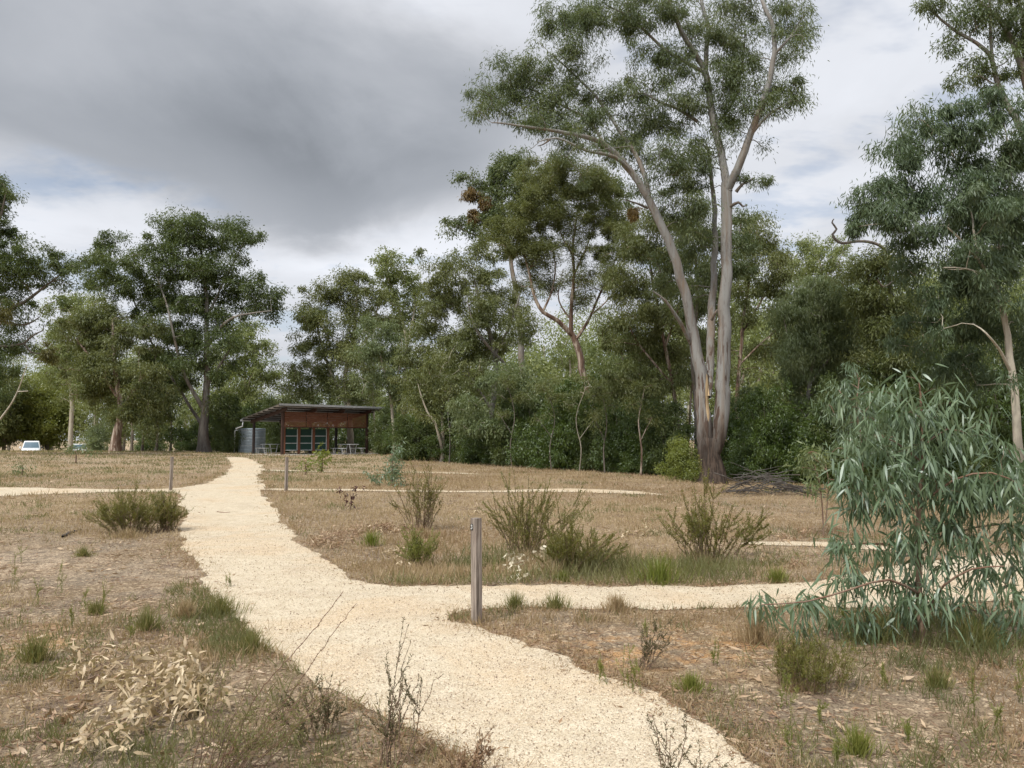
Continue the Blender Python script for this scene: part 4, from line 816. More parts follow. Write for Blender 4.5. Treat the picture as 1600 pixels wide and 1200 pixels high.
# ------------------------------------------------------------------ far wood (one mass)
def far_wood():
    rng = np.random.default_rng(7)
    sky_px = [-300, 0, 60, 100, 200, 330, 400, 425, 450, 475, 560, 640, 760, 900, 1000, 1150, 1250, 1350, 1450, 1600, 1900]
    sky_py = [500, 545, 500, 500, 520, 540, 545, 592, 596, 585, 560, 540, 500, 470, 470, 420, 405, 420, 380, 350, 330]
    cen = []; cr = []; tv = []
    for row, (Ya, Yb, n, drop_) in enumerate([(88, 104, 40, 60), (106, 122, 40, 25), (125, 150, 44, 0)]):
        for i in range(n):
            px = -380 + 2400 * (i + rng.uniform(.1, .9)) / n
            if row == 0 and (470 < px < 560): continue
            Y = rng.uniform(Ya, Yb) * (0.62 if px > 1120 else (0.72 if px > 640 else 1))
            top = np.interp(px, sky_px, sky_py) + drop_ + rng.uniform(0, 26)
            b = P(px, 600, Y); x = b[0]; z0 = float(gz(x, Y)); zt = P(px, top, Y)[2]; h = zt - z0
            w = h * rng.uniform(.26, .36)
            nc = 46
            t = rng.random(nc); zz = z0 + h * ((0.30 if row == 0 else 0.14) + (0.70 if row == 0 else 0.84) * t)
            rad = w * np.sin(np.pi * np.clip(0.12 + 0.80 * t, 0, 1)) * np.sqrt(rng.random(nc)); a = rng.random(nc) * 6.28
            cen.append(np.stack([x + rad * np.cos(a), Y + rad * np.sin(a), zz - 0.4], 1)); cr.append(np.full(nc, h * 0.075) * rng.uniform(.8, 1.3, nc))
            pts = catmull([[x, Y, z0 - .2, h * .016], [x + rng.normal() * .4, Y, z0 + h * .4, h * .012], [x + rng.normal() * .8, Y, z0 + h * .85, h * .005]], 2.0)
            tv.append(trunk_tube(pts, 6, rng))
    cen = np.vstack(cen); cr = np.concatenate(cr)
    v, q, r = clump_leaves(rng, cen, cr, 90, 0.40, 0.14, 0.45, 1, 8, .5)
    tr = np.repeat(rng.random(len(cen) // 46 + 1), 46)[:len(cen)]
    r = np.clip(0.5 * r + 0.55 * np.repeat(tr, 90) - 0.02, 0, 1)
    V, Q = merge([(v, q)]); Vt, Qt = merge(tv)
    nQ = len(Q); Qa = np.vstack([Q, Qt + len(V)]); Va = np.vstack([V, Vt])
    o = mesh_np('wood', Va, Qa, FOL_FAR, rnd=np.concatenate([r, np.full(len(Qt), 0.9)]))
    o.data.materials.append(BARK_PALE)
    mi = np.zeros(len(Qa), np.int32); mi[nQ:] = 1; o.data.polygons.foreach_set('material_index', mi)
    tag(o, kind='stuff')
far_wood()

# ------------------------------------------------------------------ undergrowth shrubs: three kinds, copied
def shrub_proto(name, seed, fol, h=2.6, w=1.5, leaf=(0.10, 0.032), n=120, per=170, twig=BARK_DARK):
    rng = np.random.default_rng(seed)
    root = empty(name, (0, 0, 0), None, None)
    st = []
    nodes = []; rads = []
    for i in range(6):
        a = rng.random() * 6.28; l = rng.uniform(.5, 1)
        pts = catmull([[0, 0, -0.1, .022], [math.cos(a) * w * .12, math.sin(a) * w * .12, h * .3, .016], [math.cos(a) * w * .4 * l, math.sin(a) * w * .4 * l, h * .75, .006]], .2)
        st.append(trunk_tube(pts, 6, rng)); nodes.append(pts[:, :3]); rads.append(pts[:, 3])
    t = rng.random(n); hh = h * (0.08 + 0.88 * t); rad = w * (np.sin(np.pi * np.clip(.22 + .68 * t, 0, 1))) ** .7 * rng.random(n) ** .45
    a = rng.random(n) * 6.28
    rad = rad * (0.8 + 0.45 * np.sin(3 * a + seed) * np.sin(5 * t + seed)); hh = hh * (0.86 + 0.22 * np.sin(2 * a + seed * 2) + 0.1 * rng.random(n))
    cen = np.stack([rad * np.cos(a), rad * np.sin(a), hh - 0.15], 1)
    PT, RR = twigs_to(np.vstack(nodes), np.concatenate(rads), cen, rng, 0.004)
    v, q = merge(st + [batch_tubes(PT, RR, 4)]); mesh_np('stem', v, q, twig, root, smooth=True)
    v, q, r = clump_leaves(rng, cen, 0.25 * (0.5 + .9 * rng.random(n)), per, leaf[0], leaf[1], 0.35, 1, 7, .42)
    mesh_np('foliage', v, q, fol, root, rnd=r)
    return root
def copy_tree(o):
    c = o.copy(); COL.objects.link(c)
    for ch in list(o.children):
        d = ch.copy(); COL.objects.link(d); d.parent = c
    return c
SHR = [shrub_proto('undergrowth_shrub', 301, FOL_SHRUB), shrub_proto('undergrowth_shrub', 302, FOL_DARK, 2.8, 1.4, (0.13, 0.03)),
       shrub_proto('undergrowth_shrub', 303, FOL_SHRUB, 2.4, 1.7, (0.09, 0.04)), shrub_proto('undergrowth_shrub', 304, FOL_BLUE, 2.5, 1.3, (0.12, 0.03), 90, 120),
       shrub_proto('undergrowth_shrub', 305, FOL_BRIGHT, 2.2, 1.1, (0.10, 0.035), 80, 120)]
used = set(); rs = random.Random(5)
SPOTS = [  # px, base distance, kind, height scale, width scale, label
 (612, 60, 1, 1.3, 1.3, 'dark green shrub against the right end of the shelter'),
 (640, 50, 0, 1.2, 1.2, 'deep green shrub behind the white trunked gum beside the shelter'),
 (655, 45, 1, 1.2, 1.3, 'dark shrub left of the leaning white lower trunk'),
 (712, 43, 0, 1.2, 1.2, 'bright leaved shrub just right of the leaning white lower trunk'),
 (738, 41, 1, 1.0, 1.1, 'dark green shrub below the blue green small gum'),
 (768, 40, 2, 1.2, 1.2, 'leafy green shrub left of the forked cream trunk'),
 (800, 38, 1, 1.15, 1.2, 'dark shrub just left of the forked cream trunk base'),
 (838, 37, 0, 1.2, 1.2, 'dense shrub on the right of the forked cream trunk'),
 (872, 35, 2, 1.25, 1.2, 'broad green shrub left of the red umbrella tree trunk'),
 (905, 34, 0, 1.3, 1.1, 'tall dense shrub in front of the red umbrella tree trunk'),
 (940, 33, 1, 1.2, 1.1, 'dark shrub hiding the foot of the red umbrella tree'),
 (975, 32, 0, 1.15, 1.1, 'dense green shrub midway between the red trunk and the huge gum'),
 (1012, 31, 2, 1.1, 1.0, 'rounded dark green shrub second left of the huge gum'),
 (1045, 30, 1, 1.05, 1.0, 'dark shrub behind the yellowish bush at the huge gum'),
 (1066, 25.6, 4, .95, .62, 'light green bush standing against the left side of the huge gum'),
 (1150, 30, 0, 1.1, 1.0, 'dark green shrub behind the right side of the huge gum trunk'),
 (1172, 27.5, 2, 1.05, .9, 'rounded glossy shrub behind the heap of dead branches'),
 (1205, 27, 0, 1.2, 1.0, 'tall vivid green shrub above the heap of dead branches'),
 (1245, 27, 2, 1.15, 1.0, 'broad vivid green shrub at the right end of the branch heap'),
 (1285, 26, 0, .95, .9, 'low dark shrub behind the small grey leaved sapling'),
 (1330, 25, 1, 1.0, 1.0, 'dark shrub behind the slim blue green sapling'),
 (1385, 23, 0, 1.0, 1.1, 'deep green shrub behind the left half of the foreground sapling'),
 (1440, 22, 1, 1.25, 1.1, 'tall dark shrub directly behind the top of the foreground sapling'),
 (1495, 21, 2, 1.0, 1.0, 'green shrub behind the right half of the foreground sapling'),
 (1545, 20, 1, 1.0, 1.0, 'dark shrub left of the cream trunk at the right edge'),
 (1600, 20, 0, 1.0, 1.0, 'green shrub at the right edge behind the cream trunk'),
 (1180, 33, 3, 1.6, 1.4, 'pale silvery shrub glowing behind the vivid shrubs right of the huge gum'),
 (1225, 34, 3, 1.9, 1.4, 'tall silvery shrub in the bright gap behind the vivid green shrubs'),
 (820, 44, 3, 1.5, 1.3, 'tall grey green shrub behind the forked cream trunk'),
 (900, 42, 0, 1.7, 1.3, 'tall green shrub behind the row left of the red trunk'),
 (1000, 38, 1, 1.7, 1.3, 'tall dark shrub behind the row left of the huge gum'),
 (1400, 30, 1, 1.7, 1.3, 'tall dark shrub in the shade under the dead limbed tree'),
 (1330, 32, 3, 1.7, 1.3, 'grey green shrub under the weeping tree'),
 (1500, 28, 1, 1.9, 1.4, 'tall dark shrub under the big leafy gum at the right'),
 (1580, 27, 0, 1.9, 1.4, 'tall green shrub behind the cream trunk at the right edge'),
 (360, 63, 1, 1.4, 1.3, 'dark green shrub behind the white pipe of the water tank'),
 (345, 70, 0, 1.5, 1.5, 'green shrub right of the tall dark gum trunk'),
 (292, 68, 2, 1.0, 1.2, 'low green shrub left of the tall dark gum trunk'),
 (235, 72, 0, 1.2, 1.3, 'green shrub between the pale trunks at left'),
 (155, 74, 3, 1.6, 1.4, 'grey green shrub left of the reddish low crowned tree'),
 (440, 72, 1, 1.7, 1.6, 'dark shrub seen through the left half of the shelter'),
 (500, 74, 1, 1.7, 1.6, 'dark shrub seen through the middle of the shelter'),
 (555, 72, 0, 1.7, 1.6, 'green shrub seen through the right half of the shelter'),
 (400, 76, 0, 1.9, 1.6, 'green shrub behind the water tank'),
]
for (px, Y, k, hs, ws, lab) in SPOTS:
    o = SHR[k] if k not in used else copy_tree(SHR[k]); used.add(k)
    b = P(px, 700, Y); b[2] = gz(b[0], Y)
    o.location = tuple(float(a) for a in b); o.rotation_euler = (0, 0, rs.uniform(0, 6.28)); o.scale = (ws * rs.uniform(.8, 1.1), ws * rs.uniform(.8, 1.1), hs * rs.uniform(.68, 1.25))
    tag(o, lab, 'shrub', 'undergrowth shrubs along the tree line')

# ------------------------------------------------------------------ shelter
TIMBER = plain('stained_timber', (0.045, 0.022, 0.015), 0.6, var=0.3, scale=8, stretch=(1, 1, .2))
SLAT = plain('cedar_slats', (0.15, 0.058, 0.029), 0.6, var=0.35, scale=5, stretch=(.3, .3, 6))
DARKST = plain('dark_steel', (0.035, 0.028, 0.026), 0.5)
ROOFM = plain('zinc_roof', (0.42, 0.43, 0.44), 0.45, 0.6)
ROOFU = plain('roof_sheet_underside', (0.24, 0.23, 0.22), 0.6, 0.2)
GREENP = plain('green_panel', (0.006, 0.036, 0.028), 0.35)
PALEM = plain('galvanised_metal', (0.50, 0.52, 0.53), 0.45, 0.4)
WHITEP = plain('white_plastic', (0.75, 0.75, 0.72), 0.4, var=.05)
CONC = plain('concrete', (0.42, 0.38, 0.33), 0.9)
def tank_mat():
    m, n = new_mat('corrugated_zinc'); oc = n.node('ShaderNodeTexCoord').outputs['Object']
    a = n.noise(n.mapping(oc, (2, 2, 5)), 2.0, 5); z = n.sep(oc)[2]
    c = n.mix(a, (0.20, 0.245, 0.27), (0.33, 0.38, 0.41))
    seam = n.ss(n.m('FRACT', n.m('MULTIPLY', z, 1.6)), 0.90, 0.94)
    c = n.mix(n.m('MULTIPLY', seam, 0.6), c, (0.5, 0.53, 0.56))
    out(n, princ(n, c, 0.45, None, metal=0.35)); return m
TANKM = tank_mat()
A = P(443, 600, 56.0); fl = float(gz(-16.6, 56)) + 0.02
ang = math.atan2(5.0, 5.2)
sh = empty('picnic_shelter', (A[0], 56.0, fl), 'open timber picnic shelter with sloping metal roof and red slatted screens', 'shelter', rz=ang)
# local frame: x along the front (away to the right), y to the back, z up
Lx, Ly = 7.2, 4.6
MB().box(-1.0, Lx + 1.0, -0.9, Ly + 0.8, -0.5, 0.02).build('floor_slab', CONC, sh, 0.02)
def post(x, y, h, m=TIMBER, w=0.09): MB().box(x - w, x + w, y - w, y + w, 0.0, h).build('post', m, sh, 0.01)
H0, H1 = 3.12, 2.42
def rz_(y): return H0 + (H1 - H0) * y / Ly
for x in (0, Lx): post(x, 0, H0)
for x in (0, 2.4, 4.8, Lx): post(x, Ly, H1, DARKST, 0.085)
for x in (0, 2.4, 4.8, Lx):
    y0, y1 = -0.55, Ly + 0.5
    MB().hexa([(x - .05, y0, rz_(y0)), (x + .05, y0, rz_(y0)), (x + .05, y1, rz_(y1)), (x - .05, y1, rz_(y1)),
               (x - .05, y0, rz_(y0) + .26), (x + .05, y0, rz_(y0) + .26), (x + .05, y1, rz_(y1) + .26), (x - .05, y1, rz_(y1) + .26)]).build('rafter', TIMBER, sh)
for i in range(8):
    y = -0.75 + i * (Ly + 1.2) / 7; z = rz_(y) + .263
    MB().box(-.7, Lx + 1.2, y - .035, y + .035, z, z + .085).build('purlin', DARKST, sh)
def roof():
    n = 150; y0, y1 = -0.95, Ly + 0.6; X = np.linspace(-.75, Lx + 1.25, n * 2); zc = 0.022 * np.sin(X * 2 * math.pi / 0.152)
    def row(y, off): return np.stack([X, np.full_like(X, y), rz_(y) + .375 + zc + off], 1)
    V = np.vstack([row(y0, 0.03), row(y1, 0.03), row(y0, 0), row(y1, 0)]); k = len(X); a = np.arange(k - 1)
    Q = np.vstack([np.stack([a, a + 1, a + 1 + k, a + k], 1), np.stack([a + 2 * k, a + 3 * k, a + 1 + 3 * k, a + 1 + 2 * k], 1), np.stack([a, a + 2 * k, a + 1 + 2 * k, a + 1], 1), np.stack([a + k, a + 1 + k, a + 1 + 3 * k, a + 3 * k], 1)])
    mesh_np('roof', V, Q, ROOFM, sh, local=True)
roof()
MB().box(-.77, Lx + 1.27, -1.0, -0.965, rz_(-.95) + .28, rz_(-.95) + .43).build('fascia', ROOFM, sh)
gt = MB().box(-.77, Lx + 1.27, Ly + .62, Ly + .74, rz_(Ly + .9) + .24, rz_(Ly + .9) + .37).build('gutter', PALEM, sh, .02)
for i in range(4):
    x0 = 0.11 + i * 1.76; sc_ = MB()
    for k in range(13):
        z = 2.06 + k * 0.085; sc_.box(x0, x0 + 1.68, -0.125, -0.10, z, z + 0.062)
    sc_.box(x0, x0 + .05, -0.098, -0.06, 2.04, 3.16); sc_.box(x0 + 1.63, x0 + 1.68, -0.098, -0.06, 2.04, 3.16)
    sc_.build('slatted_screen', SLAT, sh)
MB().box(-.09, Lx + .09, -0.092, 0.092, H0 - 1.12, H0 - 1.0).build('beam', TIMBER, sh)
MB().tube([(-.6, Ly + .68, rz_(Ly + .9) + .22), (-.6, Ly + .68, 2.15), (-.95, Ly + 1.1, 1.95)], .05, 10).build('downpipe', PALEM, sh, smooth=True)
def shp(x, y, z=0.02):
    c, s = math.cos(ang), math.sin(ang); return (A[0] + x * c - y * s, 56 + x * s + y * c, fl + z)
# notice board
nb = empty('notice_board', shp(0.9, 1.5), 'row of three dark green display panels between brown posts inside the shelter', 'notice board', rz=ang - 0.22)
for i in range(4): MB().box(-.09 + i * 1.12, .09 + i * 1.12, -.09, .09, 0, 2.02).build('post', SLAT, nb, .01)
for i in range(3):
    x0 = .10 + i * 1.12
    p = MB().box(x0 + .01, x0 + .91, -.03, .03, .30, 1.88).build('panel', GREENP, nb)
    fr = MB()
    for z in (.28, .80, 1.34): fr.box(x0 + .012, x0 + .90, -.055, -.032, z, z + .045)
    fr.box(x0 + .86, x0 + .905, -.06, -.034, .326, 1.88); fr.build('frame', PALEM, p)
# tank
tx, ty = -21.25, 63.0
tk = empty('water_tank', (tx, ty, float(gz(tx, ty))), 'round corrugated grey metal rainwater tank behind the left end of the shelter', 'water tank')
def lathe(prof, n=64):
    V = []; k = len(prof)
    for i in range(n):
        a = 2 * math.pi * i / n
        for r, z in prof: V.append((r * math.cos(a), r * math.sin(a), z))
    idx = np.arange(n * k).reshape(n, k); a = idx; b = np.roll(idx, -1, 0)
    return np.array(V), np.stack([a[:, :-1], b[:, :-1], b[:, 1:], a[:, 1:]], -1).reshape(-1, 4)
zz_ = np.linspace(0, 1.92, 150); prof = [(1.06 + .014 * math.sin(z * 2 * math.pi / .12), z) for z in zz_]
v, q = lathe(prof); mesh_np('tank_wall', v, q, TANKM, tk, smooth=True, local=True)
v, q = lathe([(1.09, 1.90), (1.09, 1.96), (.9, 1.99), (.02, 2.03)]); mesh_np('tank_roof', v, q, TANKM, tk, smooth=True, local=True)
MB().tube([(-.9, -.55, 1.83), (-1.12, -.62, 1.85), (-1.17, -.63, 1.78), (-1.17, -.63, 0)], .055, 10).build('overflow_pipe', WHITEP, tk, smooth=True)
# tables and benches
def table(px, Y, lab, w=.75, h=.75, name='picnic_table', cat='table', dy=0.0):
    b = P(px, 600, Y); t = empty(name, (b[0], Y, fl + .02), lab, cat, rz=ang)
    MB().box(-w / 2, w / 2, -.9, .9, h - .05, h).build('top' if name != 'bench' else 'seat', PALEM, t, .01)
    for y in (-.65, .65):
        l = MB(); k = .12 if w > .5 else .05
        for s in (-1, 1): l.tube([(s * (w / 2 - .07), y, h - .05), (s * (w / 2 - .07 - k), y, 0)], .028, 8)
        l.tube([(-(w / 2 - .12), y, h * .55), (w / 2 - .12, y, h * .55)], .02, 8, False)
        l.build('leg', PALEM, t)
for px, Y, lab in [(546, 59.6, 'pale metal picnic table under the right end of the shelter roof'), (424, 60.6, 'pale picnic table under the left end of the shelter roof')]:
    table(px, Y, lab)
for px, Y, lab in [(531, 58.9, 'pale bench left of the right hand picnic table'), (560, 60.2, 'pale bench right of the right hand picnic table'), (411, 60.4, 'pale bench beside the water tank, left of the left hand table')]:
    table(px, Y, lab, .34, .45, 'bench', 'bench')

# ------------------------------------------------------------------ cars beyond the rise
CARW = plain('white_car_paint', (0.72, 0.73, 0.74), 0.25, spec=.6, var=.03); GLASS = plain('car_glass', (0.10, 0.15, 0.19), 0.08, spec=.9, var=.2, scale=2)
RUB = plain('tyre_rubber', (0.02, 0.02, 0.02), .8); LAMPM = plain('headlight_glass', (.7, .72, .75), .1); BLK = plain('black_plastic', (.03, .03, .03), .5)
def car(px, Y, rz, lab, hh=1.85):
    b = P(px, 600, Y); c = empty('parked_car', (b[0], Y, float(gz(b[0], Y))), lab, 'car', rz=rz)
    # x across, y to the rear, z up; front faces -y
    def ring(y, w, z0, z1, wt): return [(-w, y, z0), (w, y, z0), (wt, y, z1), (-wt, y, z1)]
    secs = [ring(-2.3, .80, .45, .95, .78), ring(-2.2, .90, .38, 1.08, .84), ring(-1.0, .93, .35, 1.18, .86), ring(-.6, .93, .35, 1.20, .87), ring(2.2, .93, .35, 1.18, .86), ring(2.35, .88, .45, 1.1, .82)]
    m = MB(); m.v = [p for s in secs for p in s]
    for i in range(len(secs) - 1):
        for j in range(4): m.f.append((i * 4 + j, i * 4 + (j + 1) % 4, (i + 1) * 4 + (j + 1) % 4, (i + 1) * 4 + j))
    m.f += [(3, 2, 1, 0), tuple(20 + j for j in range(4))]
    m.build('body', CARW, c, .06, True)
    MB().hexa([(-.84, -.75, 1.16), (.84, -.75, 1.16), (.84, 1.3, 1.16), (-.84, 1.3, 1.16), (-.68, .0, hh), (.68, .0, hh), (.70, 1.15, hh), (-.70, 1.15, hh)]).build('cabin', CARW, c, .05)
    def wsc(t, e): y = -.75 + .75 * t - e; return y, 1.16 + (hh - 1.16) * t
    (ya, za), (yb, zb) = wsc(.08, .012), wsc(.84, .012)
    MB().hexa([(-.76, ya, za), (.76, ya, za), (.76, ya + .01, za), (-.76, ya + .01, za), (-.62, yb, zb), (.62, yb, zb), (.62, yb + .01, zb), (-.62, yb + .01, zb)]).build('windscreen', GLASS, c)
    for s in (-1, 1):
        MB().box(s * 1.02 - .10, s * 1.02 + .10, -.62, -.52, 1.17, 1.37).build('mirror', CARW if s < 0 else BLK, c, .03)
        MB().box(s * .66 - .16, s * .66 + .16, -2.35, -2.2, .80, .98).build('headlight', LAMPM, c, .03)
        for y in (-1.45, 1.45):
            w = MB().tube([(s * .70, y, .36), (s * .93, y, .36)], .36, 20).build('wheel', RUB, c); MB().tube([(s * .935, y, .36), (s * .95, y, .36)], .2, 14).build('rim', PALEM, w)
    MB().box(-.5, .5, -2.36, -2.28, .62, .9).build('grille', BLK, c, .02)
    return c
car(53.5, 84, 0.52, 'white vehicle seen head on over the rise, windscreen and roof showing', 1.98)
car(128, 92, 0.5, 'small white vehicle mostly hidden behind leaves on the rise', 1.8)

# ------------------------------------------------------------------ posts
def post_mat():
    m, n = new_mat('weathered_timber'); oc = n.node('ShaderNodeTexCoord').outputs['Object']
    a = n.noise(n.mapping(oc, (45, 45, 2.2)), 1.0, 6, .65, .8); b = n.noise(n.mapping(oc, (10, 10, 3)), 1.0, 4)
    c = n.mix(n.ss(a, .35, .65), (0.13, 0.105, 0.085), (0.31, 0.265, 0.225)); c = n.mix(n.m('MULTIPLY', n.ss(b, .5, .65), .5), c, (0.20, 0.145, 0.115))
    cr_ = n.ss(n.noise(n.mapping(oc, (60, 60, 1.2), (3, 5, 1)), 1.0, 3, .5, 1.0), .62, .68); c = n.mix(cr_, c, (0.05, .04, .035))
    out(n, princ(n, c, .9, n.m('SUBTRACT', a, cr_), .8, .006, spec=.15)); return m
POSTM = post_mat()
def marker(px, py, lab, h=.905, a=.074, rz=math.radians(40), plate=False, lean=0):
    b = ground(px, py); t = empty('marker_post', b, lab, 'post', 'timber marker posts along the path', rz)
    t.rotation_euler = (0.0, lean, rz)
    me = MB(); rr = random.Random(int(px)); n = 14; s = a / 2
    for i in range(n + 1):
        z = -.15 + (h + .15) * i / n
        for (x, y) in ((-s, -s + .006), (-s + .006, -s), (s - .006, -s), (s, -s + .006), (s, s - .006), (s - .006, s), (-s + .006, s), (-s, s - .006)):
            me.v.append((x * (1 + rr.uniform(-.03, .03)), y * (1 + rr.uniform(-.03, .03)), z + (rr.uniform(-.002, .003) if i == n else 0)))
    for i in range(n):
        for j in range(8): me.f.append((i * 8 + j, i * 8 + (j + 1) % 8, i * 8 + 8 + (j + 1) % 8, i * 8 + 8 + j))
    me.f.append(tuple(n * 8 + j for j in range(8))); me.build('timber', POSTM, t)
    if plate:
        # plate on the face whose normal is local -x (turned to the left of the view)
        x = -s - .004; zc = h - .075; pl = MB(); k = 24; pts = []
        for i in range(k):
            an = 2 * math.pi * i / k; ca, sa = math.cos(an), math.sin(an)
            pts.append((.019 * math.copysign(abs(ca) ** .5, ca) , .027 * math.copysign(abs(sa) ** .6, sa)))
        yc = .012
        pl.v = [(x, yc + p, zc + q) for p, q in pts] + [(x + .005, yc + p, zc + q) for p, q in pts]
        pl.f = [tuple(range(k))] + [(i, (i + 1) % k, k + (i + 1) % k, k + i) for i in range(k)]
        po = pl.build('number_plate', BLK, t)
        # the numeral 3, seen from -x: screen right is local -y
        arc = [(-.0075, .013), (-.004, .0165), (.001, .0175), (.006, .015), (.0075, .0105), (.0055, .006), (.001, .003), (.006, .0005), (.008, -.005), (.0065, -.012), (.001, -.0155), (-.004, -.0145), (-.008, -.0105)]
        nu = MB(); nu.tube([(x - .0012, yc - p, zc + q) for p, q in arc], .0026, 6); nu.build('numeral', WHITEP, po)
marker(745, 975, 'nearest square weathered timber post with a small black number plate by the fork', plate=True, lean=-.012)
marker(447, 767, 'weathered timber post on the right of the path in front of the shelter', lean=.0)
marker(266.5, 766, 'weathered timber post on the left of the path at the side track', lean=.015)

# ------------------------------------------------------------------ wispy bushes, weeds, dead branches
def wispy(name, lab, cat, px, py, h, spread, ns, fol, leaf=(.03, .007), dens=55, seed=0, group=None, lean=0.0, stemr=.004, twig=BARK_TWIG, updir=.9, start=.06, bend=.2, low=0.0, side=2, S=1, bspread=.38):
    """h and spread in pixels of the photo; ns stems fanning from the base"""
    rng = np.random.default_rng(seed + 400); b = ground(px, py); sc = b[1] / F; H = h * sc; Wd = spread * sc
    t = empty(name, b, lab, cat, group); K = 9
    a = rng.random(ns) * 6.28; rr = rng.random(ns) ** .6; hl = H * (0.45 + .55 * rng.random(ns)) * (1 - .35 * rr * (1 - low))
    rr = rr * (1 + .4 * np.sin(a + seed)) ; hl = hl * (1 + .22 * np.sin(a * 2 + seed * 1.7))
    tip = np.stack([np.cos(a) * rr * Wd + lean * H, np.sin(a) * rr * Wd * .8, hl], 1)
    s = np.linspace(0, 1, K)[None, :, None]
    base = np.stack([np.cos(a) * rr, np.sin(a) * rr, 0 * a], 1)[:, None] * Wd * bspread + rng.normal(size=(ns, 1, 3)) * np.array([.03, .03, 0]) * min(1, H * 2)
    PT = base * (1 - s) + tip[:, None] * s + np.array([0, 0, 1.0]) * (bend * H * .5 * 4 * s * (1 - s) * .5)
    PT = PT + rng.normal(size=(ns, K, 3)) * H * .012
    # side shoots
    if side:
        m = ns * side; pi_ = np.repeat(np.arange(ns), side); ki = rng.integers(2, K - 2, m)
        st = PT[pi_, ki]; d = unit(PT[pi_, ki + 1] - st + rng.normal(size=(m, 3)) * np.array([.5, .5, .25]) * np.linalg.norm(PT[pi_, ki + 1] - st, axis=1, keepdims=True) * 1.1)
        ln = H * rng.uniform(.12, .34, m)
        P2 = st[:, None] + d[:, None] * ln[:, None, None] * s + np.array([0, 0, 1.0]) * ln[:, None, None] * .25 * s * s
        ALL = np.vstack([PT, P2]); R0 = np.concatenate([np.full(ns, stemr), np.full(m, stemr * .55)])
    else: ALL = PT; R0 = np.full(ns, stemr)
    R = R0[:, None] * np.linspace(1, .35, K)[None]
    v, q = batch_tubes(ALL, R, 4); mesh_np('stems', v + b, q, twig, t, smooth=True)
    n = len(ALL); tt = start + (1 - start) * rng.random((n, dens)); f = tt * (K - 1); i0 = np.minimum(f.astype(int), K - 2); fr = (f - i0)[..., None]
    ar = np.arange(n)[:, None]; B = ALL[ar, i0] * (1 - fr) + ALL[ar, i0 + 1] * fr; T = unit(ALL[ar, i0 + 1] - ALL[ar, i0])
    D = unit(T * updir + rng.normal(size=B.shape) * .55)
    B = B.reshape(-1, 3); D = D.reshape(-1, 3)
    v, q = leaf_mesh(B, D, leaf[0] * rng.uniform(.6, 1.3, len(B)), leaf[1] * rng.uniform(.7, 1.3, len(B)), S, .1, rng)
    r = np.clip(np.repeat(rng.random(n), dens) * .45 + rng.random(len(B)) * .5, 0, 1)
    mesh_np('foliage', v + b, q, fol, t, rnd=np.repeat(r, S) if S > 1 else r)
    return t
FOL_TWIGGY = foliage('leaves_twiggy', (0.045, 0.040, 0.020), (0.085, 0.085, 0.035), (0.15, 0.12, 0.06), 0.25, 0.02)
def tuft(lab, px, py, h, w, fol, seed):
    rng = np.random.default_rng(seed + 3000); b = ground(px, py); sc = b[1] / F; H = h * sc; Wd = w * sc
    t = empty('grass_tuft', b, lab, 'grass tuft', 'grass tufts'); n = int(200 + 7 * w); fol = FOL_TUFT if fol is FOL_GRASSG else fol
    a = rng.random(n) * 6.28; rr = np.minimum(np.abs(rng.normal(size=n)) * .5, 1.15) * Wd
    k = np.sin(a * 2 + seed) * .25 + .9; B = np.stack([rr * k * np.cos(a), rr * .7 * np.sin(a), np.zeros(n)], 1)
    B = B + b; B[:, 2] = gz(B[:, 0], B[:, 1]) - .004
    D = unit(np.stack([np.cos(a) * .35 * rr / Wd, np.sin(a) * .35 * rr / Wd, np.ones(n)], 1) + rng.normal(size=(n, 3)) * .26)
    ln = 1.12 * H * (.25 + .75 * rng.random(n)) * (1 - .45 * np.minimum(rr / Wd, 1.5))
    v, q = leaf_mesh(B, D, ln, .0022 * (1 + .12 * b[1]) * rng.uniform(.7, 1.5, n), 3, .18, rng, .06)
    mesh_np('blades', v, q, fol, t, rnd=np.repeat(np.clip(rng.random(n) * .8 + .1, 0, 1), 3))
    return t
wispy('broom_bush', 'tall wispy green bush right behind the numbered post', 'bush', 822, 872, 150, 92, 44, FOL_WISP, (.032, .006), 140, 1, stemr=.005)
wispy('broom_bush', 'low dense dark green bush at the right foot of the tall wispy bush', 'bush', 888, 893, 82, 74, 90, FOL_WISP, (.03, .0055), 90, 2, low=.3)
wispy('broom_bush', 'feathery upright green bush in the field left of a slanting arm, right of centre', 'bush', 1100, 876, 134, 70, 44, FOL_WISP, (.035, .008), 90, 3, stemr=.005)
wispy('broom_bush', 'long slanting green arm of brush leaning right beside the feathery upright bush', 'bush', 1150, 868, 96, 18, 6, FOL_WISP, (.035, .008), 80, 4, lean=.62, stemr=.005, side=4)
wispy('broom_bush', 'slender upright grey green bush in the field left of the numbered post', 'bush', 662, 828, 118, 44, 40, FOL_WISP, (.04, .007), 50, 5, stemr=.005)
wispy('broom_bush', 'dark tufted bush beside the left edge of the path below the side track', 'bush', 205, 834, 76, 66, 90, FOL_WISP, (.05, .006), 55, 6, low=.3)
wispy('broom_bush', 'small dark tuft between the path and the larger tufted bush', 'bush', 258, 830, 62, 26, 50, FOL_WISP, (.05, .006), 45, 7, low=.4)
wispy('broom_bush', 'bushy dull green mound of grass near the lower right, left of the sapling', 'bush', 1252, 1072, 80, 66, 150, FOL_WISP, (.03, .0035), 34, 8, low=.2, bspread=.7, side=1, stemr=.002)
wispy('broom_bush', 'soft green bush with yellow tips in the field left of the numbered post', 'bush', 652, 884, 60, 32, 60, FOL_WEED, (.03, .006), 45, 9, low=.3, stemr=.002)
